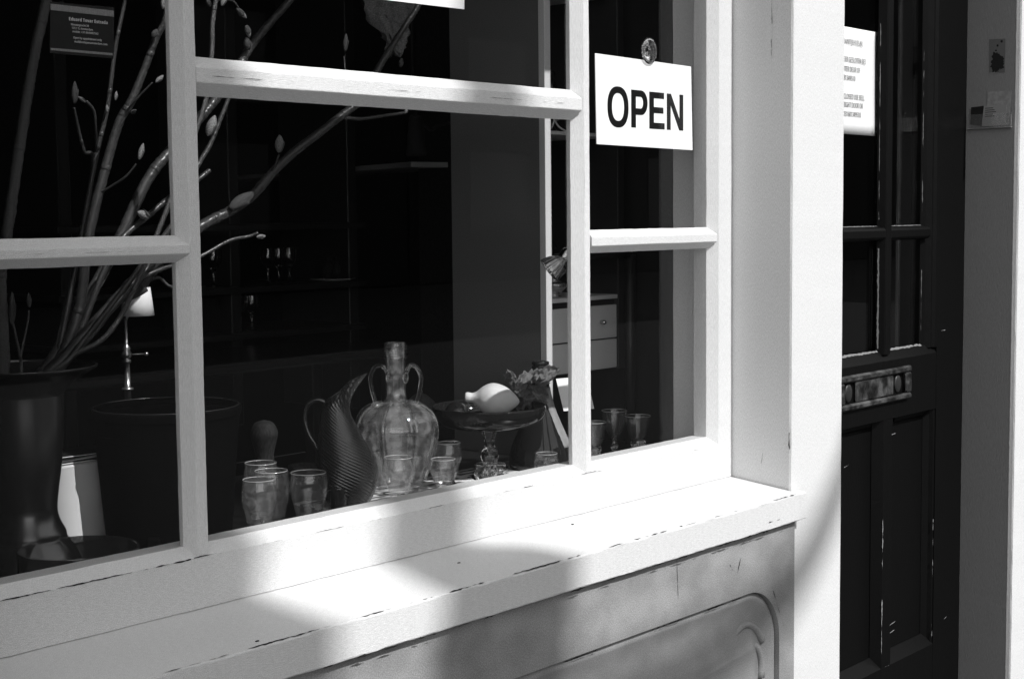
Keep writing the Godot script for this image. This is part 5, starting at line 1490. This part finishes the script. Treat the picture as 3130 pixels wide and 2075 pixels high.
func build_back_things():
	var t := thing("wooden_figure", "dim turned wooden skittle behind the tumblers", "skittle", "", Vector3(2.07, 1.001, -0.74))
	var st := new_st()
	lathe(st, smooth_prof([Vector2(0, 0), Vector2(0.032, 0), Vector2(0.034, 0.01), Vector2(0.022, 0.03), Vector2(0.020, 0.05), Vector2(0.026, 0.075), Vector2(0.029, 0.095), Vector2(0.020, 0.115), Vector2(0, 0.122)], 5), Vector3(0, 0.0, 0), 28)
	build("body", st, "pale_wood", t)
	t = thing("small_bowl", "low pale bowl behind the egg shaped tumbler", "bowl", "", Vector3(2.10, 1.001, -0.64))
	st = new_st()
	lathe(st, vessel([Vector2(0.018, 0), Vector2(0.022, 0.004), Vector2(0.038, 0.02), Vector2(0.042, 0.03)], 0.003, 0.008), Vector3.ZERO, 32)
	build("body", st, "pale_wood", t)
	# a long shelf runs back into the shop from the partition
	t = thing("wall_shelf", "long dim shelf running back into the dark shop", "shelf")
	st = new_st()
	box(st, Vector3(0, -0.017, -0.12), Vector3(2.46, 0.0, 0.12), 0.002, Transform3D(Basis(Vector3.UP, 1.243), Vector3(3.57, 1.721, -1.62)))
	build("board", st, "cabinet_white", t)
	# inner cupboard: dark uprights and shelves with a few glints of glass
	t = thing("dark_dresser", "dark open dresser at the back of the shop", "dresser")
	st = new_st()
	for x in [2.40, 3.00, 3.50]:
		box(st, Vector3(x, 0.9, -2.35), Vector3(x + 0.04, 2.4, -2.0), 0.003)
	build("upright", st, "dark_wood", t)
	for y in [1.19, 1.335, 1.53]:
		st = new_st()
		box(st, Vector3(2.38, y - 0.02, -2.35), Vector3(3.56, y, -1.98), 0.003)
		build("shelf", st, "dark_wood", t)
	var places := [[2.98, 1.335], [3.20, 1.335], [3.245, 1.335], [3.29, 1.335], [3.02, 1.19], [3.08, 1.19], [3.13, 1.19]]
	var names := ["stemmed glass alone at the left end of the dresser's middle shelf", "left one of three stemmed glasses on the dresser's middle shelf", "middle one of three stemmed glasses on the dresser's middle shelf", "right one of three stemmed glasses on the dresser's middle shelf", "left one of three stemmed glasses on the dresser's lower shelf", "middle one of three stemmed glasses on the dresser's lower shelf", "right one of three stemmed glasses on the dresser's lower shelf"]
	for k in places.size():
		glass("stemmed_glass", names[k], "glass", "stemmed glasses on the dark dresser", Vector3(places[k][0], places[k][1] + 0.001, -2.06), [Vector2(0.024, 0), Vector2(0.025, 0.002), Vector2(0.006, 0.008), Vector2(0.004, 0.04), Vector2(0.010, 0.055), Vector2(0.026, 0.08), Vector2(0.026, 0.115)], 0.0015, 0.058, "clear_glass", 20)
	t = thing("china_figurine", "pair of small pale china birds on a plate, far right of the dresser", "figurine", "", Vector3(3.47, 1.336, -2.05))
	st = new_st()
	lathe(st, [Vector2(0, 0), Vector2(0.05, 0), Vector2(0.075, 0.006), Vector2(0.076, 0.008), Vector2(0.05, 0.004), Vector2(0, 0.004)], Vector3.ZERO, 32)
	build("plate", st, "china", t)
	for s in [-1.0, 1.0]:
		st = new_st()
		ball(st, Vector3(0.022 * s, 0.034, 0), Vector3(0.022, 0.030, 0.020), Basis(), 0.1, 2)
		ball(st, Vector3(0.018 * s, 0.072, 0), Vector3(0.012, 0.013, 0.012))
		build("bird", st, "pale_wood", t)
	# table with a lit edge behind the jug
	t = thing("back_table", "dark table with a gleaming front edge behind the jug", "table")
	st = new_st()
	box(st, Vector3(1.7, 1.165, -1.62), Vector3(3.0, 1.19, -1.22), 0.006)
	build("tabletop", st, "glaze", t)
	for p in [[1.74, -1.58], [1.74, -1.26], [2.92, -1.58], [2.92, -1.26]]:
		st = new_st()
		box(st, Vector3(p[0], 0.251, p[1]), Vector3(p[0] + 0.04, 1.1645, p[1] + 0.04), 0.003)
		build("leg", st, "dark_wood", t)
	# dim crumpled leaf hanging at the top of the middle pane
	t = thing("hanging_leaf", "big dim crumpled dried leaf hanging point down under the paper sheet", "dried leaf")
	st = new_st()
	sheet(st, 22, 22, func(u: float, v: float) -> Vector3:
		var w := 0.125 * pow(1.0 - v, 0.8) + 0.004
		var c := Vector3(2.40 + 0.045 * v, 2.085 - 0.175 * v, -0.70)
		var s := (u - 0.5) * 2.0
		return c + Vector3(s * w, 0.014 * wob.get_noise_2d(s * 3.0, v * 2.0), 0.03 * wob.get_noise_2d(s * 2.4 + 9.0, v * 3.0) + 0.012 * wob.get_noise_2d(s * 8.0, v * 9.0)), 0.0008)
	build("blade", st, "petal", t)
	st = new_st()
	tube(st, curve([Vector3(2.43, 1.93, -0.695), Vector3(2.41, 2.02, -0.70), Vector3(2.40, 2.30, -0.70)], 4), 0.003, 0.002, 8)
	build("stalk", st, "bark", t)
	# dark cloth bow hanging before the partition
	t = thing("dark_bow", "dark cloth bow hanging in the upper part of the middle pane", "bow")
	st = new_st()
	for s in [-1.0, 1.0]:
		var o := Vector3(3.31, 2.12, -1.2)
		sheet(st, 8, 8, func(u: float, v: float) -> Vector3: return o + Vector3(s * (0.01 + 0.13 * u), -0.02 + (v - 0.5) * (0.04 + 0.14 * u) + 0.03 * u, 0.02 * sin(u * 6.0 + v * 4.0)), 0.001)
		sheet(st, 8, 5, func(u: float, v: float) -> Vector3: return o + Vector3(s * (0.01 + 0.075 * u) + (v - 0.5) * 0.06, -0.03 - 0.135 * u + 0.02 * absf(v - 0.5), 0.015 * sin(u * 5.0 + v * 3.0)), 0.001)
	ball(st, Vector3(3.31, 2.105, -1.19), Vector3(0.02, 0.02, 0.016))
	build("ribbon", st, "room_dark", t)
	t = thing("price_tag", "tiny pale price tag on a thread near the top of the middle pane", "tag", "", Vector3(2.90, 2.045, -0.88))
	st = new_st()
	prism(st, PackedVector2Array([Vector2(-0.008, -0.014), Vector2(0.008, -0.014), Vector2(0.008, 0.008), Vector2(0.004, 0.014), Vector2(-0.004, 0.014), Vector2(-0.008, 0.008)]), 0.0006, Transform3D())
	build("card", st, "paper", t)
	st = new_st()
	rod(st, Vector3(0, 0.014, 0), Vector3(0.001, 0.70, 0), 0.0005, 6)
	build("thread", st, "pale_wood", t)
	# coat and hook shape by the end of the shelf
	t = thing("hanging_bag", "dark cloth bag hanging by its strap beside the shelf's end", "bag", "", Vector3(3.115, 1.72, -1.3))
	st = new_st()
	var rings := []
	for i in 9:
		var f := i / 8.0
		var ring := PackedVector3Array()
		for q in 18:
			var a := TAU * q / 18.0
			ring.append(Vector3(cos(a) * (0.036 - 0.012 * f), 0.11 * f, sin(a) * (0.022 - 0.008 * f)) * (1.0 + 0.12 * wob.get_noise_2d(a * 3.0, f * 6.0)))
		rings.append(ring)
	loft(st, rings, true)
	build("body", st, "room_dark", t)
	st = new_st()
	tube(st, curve([Vector3(0.02, 0.10, 0), Vector3(0.06, 0.075, 0), Vector3(0.10, 0.09, 0), Vector3(0.18, 0.105, 0.0)], 4), 0.005, 0.005, 8)
	tube(st, curve([Vector3(0, 0.105, 0), Vector3(-0.01, 0.3, 0), Vector3(0, 1.1, 0)], 4), 0.004, 0.004, 8)
	build("strap", st, "room_dark", t)
	# things in the white cabinet
	t = thing("pepper_mill", "dark glass pepper mill with bright rings on the cabinet's upper shelf", "pepper mill", "", Vector3(2.665, 1.736, -0.44))
	st = new_st()
	lathe(st, smooth_prof([Vector2(0, 0), Vector2(0.016, 0), Vector2(0.017, 0.012), Vector2(0.010, 0.03), Vector2(0.013, 0.045), Vector2(0.009, 0.055), Vector2(0.015, 0.075), Vector2(0.018, 0.10), Vector2(0.012, 0.118), Vector2(0.014, 0.132), Vector2(0, 0.142)], 5), Vector3.ZERO, 24)
	build("body", st, "dark_glass", t)
	for h in [0.028, 0.056, 0.072]:
		st = new_st()
		tube(st, ring_path(Vector3(0, h, 0), 0.0135, 24), 0.0012, 0.0012, 6)
		build("ring", st, "steel", t)
	t = thing("wire_ornament", "bright metal ball on curved wire legs on the cabinet shelf", "ornament", "", Vector3(2.658, 1.736, -0.42))
	st = new_st()
	ball(st, Vector3(0.006, 0.034, 0), Vector3(0.012, 0.012, 0.012))
	build("ball", st, "steel", t)
	for s in [-1.0, 1.0]:
		st = new_st()
		tube(st, curve([Vector3(0, 0.026, 0), Vector3(0.012 * s, 0.010, 0.004), Vector3(0.034 * s, 0.001, 0.006)], 5), 0.0022, 0.0020, 8)
		build("leg", st, "cabinet_white", t)
	t = thing("stacked_bowls", "stack of shiny small bowls on the cabinet above the drawers", "bowls", "", Vector3(2.675, 1.363, -0.44))
	for k in 2:
		st = new_st()
		lathe(st, vessel([Vector2(0.018, 0), Vector2(0.020, 0.002), Vector2(0.014, 0.006), Vector2(0.030, 0.022), Vector2(0.033, 0.030)], 0.002, 0.010), Vector3(0, k * 0.034, 0), 32)
		build("bowl", st, "reflector", t)
	t = thing("glass_jar", "dark round jar in the cabinet compartment above the spotlight", "jar", "", Vector3(2.72, 1.44, -0.52))
	st = new_st()
	lathe(st, smooth_prof([Vector2(0, 0), Vector2(0.04, 0), Vector2(0.048, 0.02), Vector2(0.046, 0.10), Vector2(0.03, 0.13), Vector2(0.03, 0.15), Vector2(0, 0.152)], 4), Vector3(0, -0.073, 0), 32)
	build("body", st, "dark_glass", t)
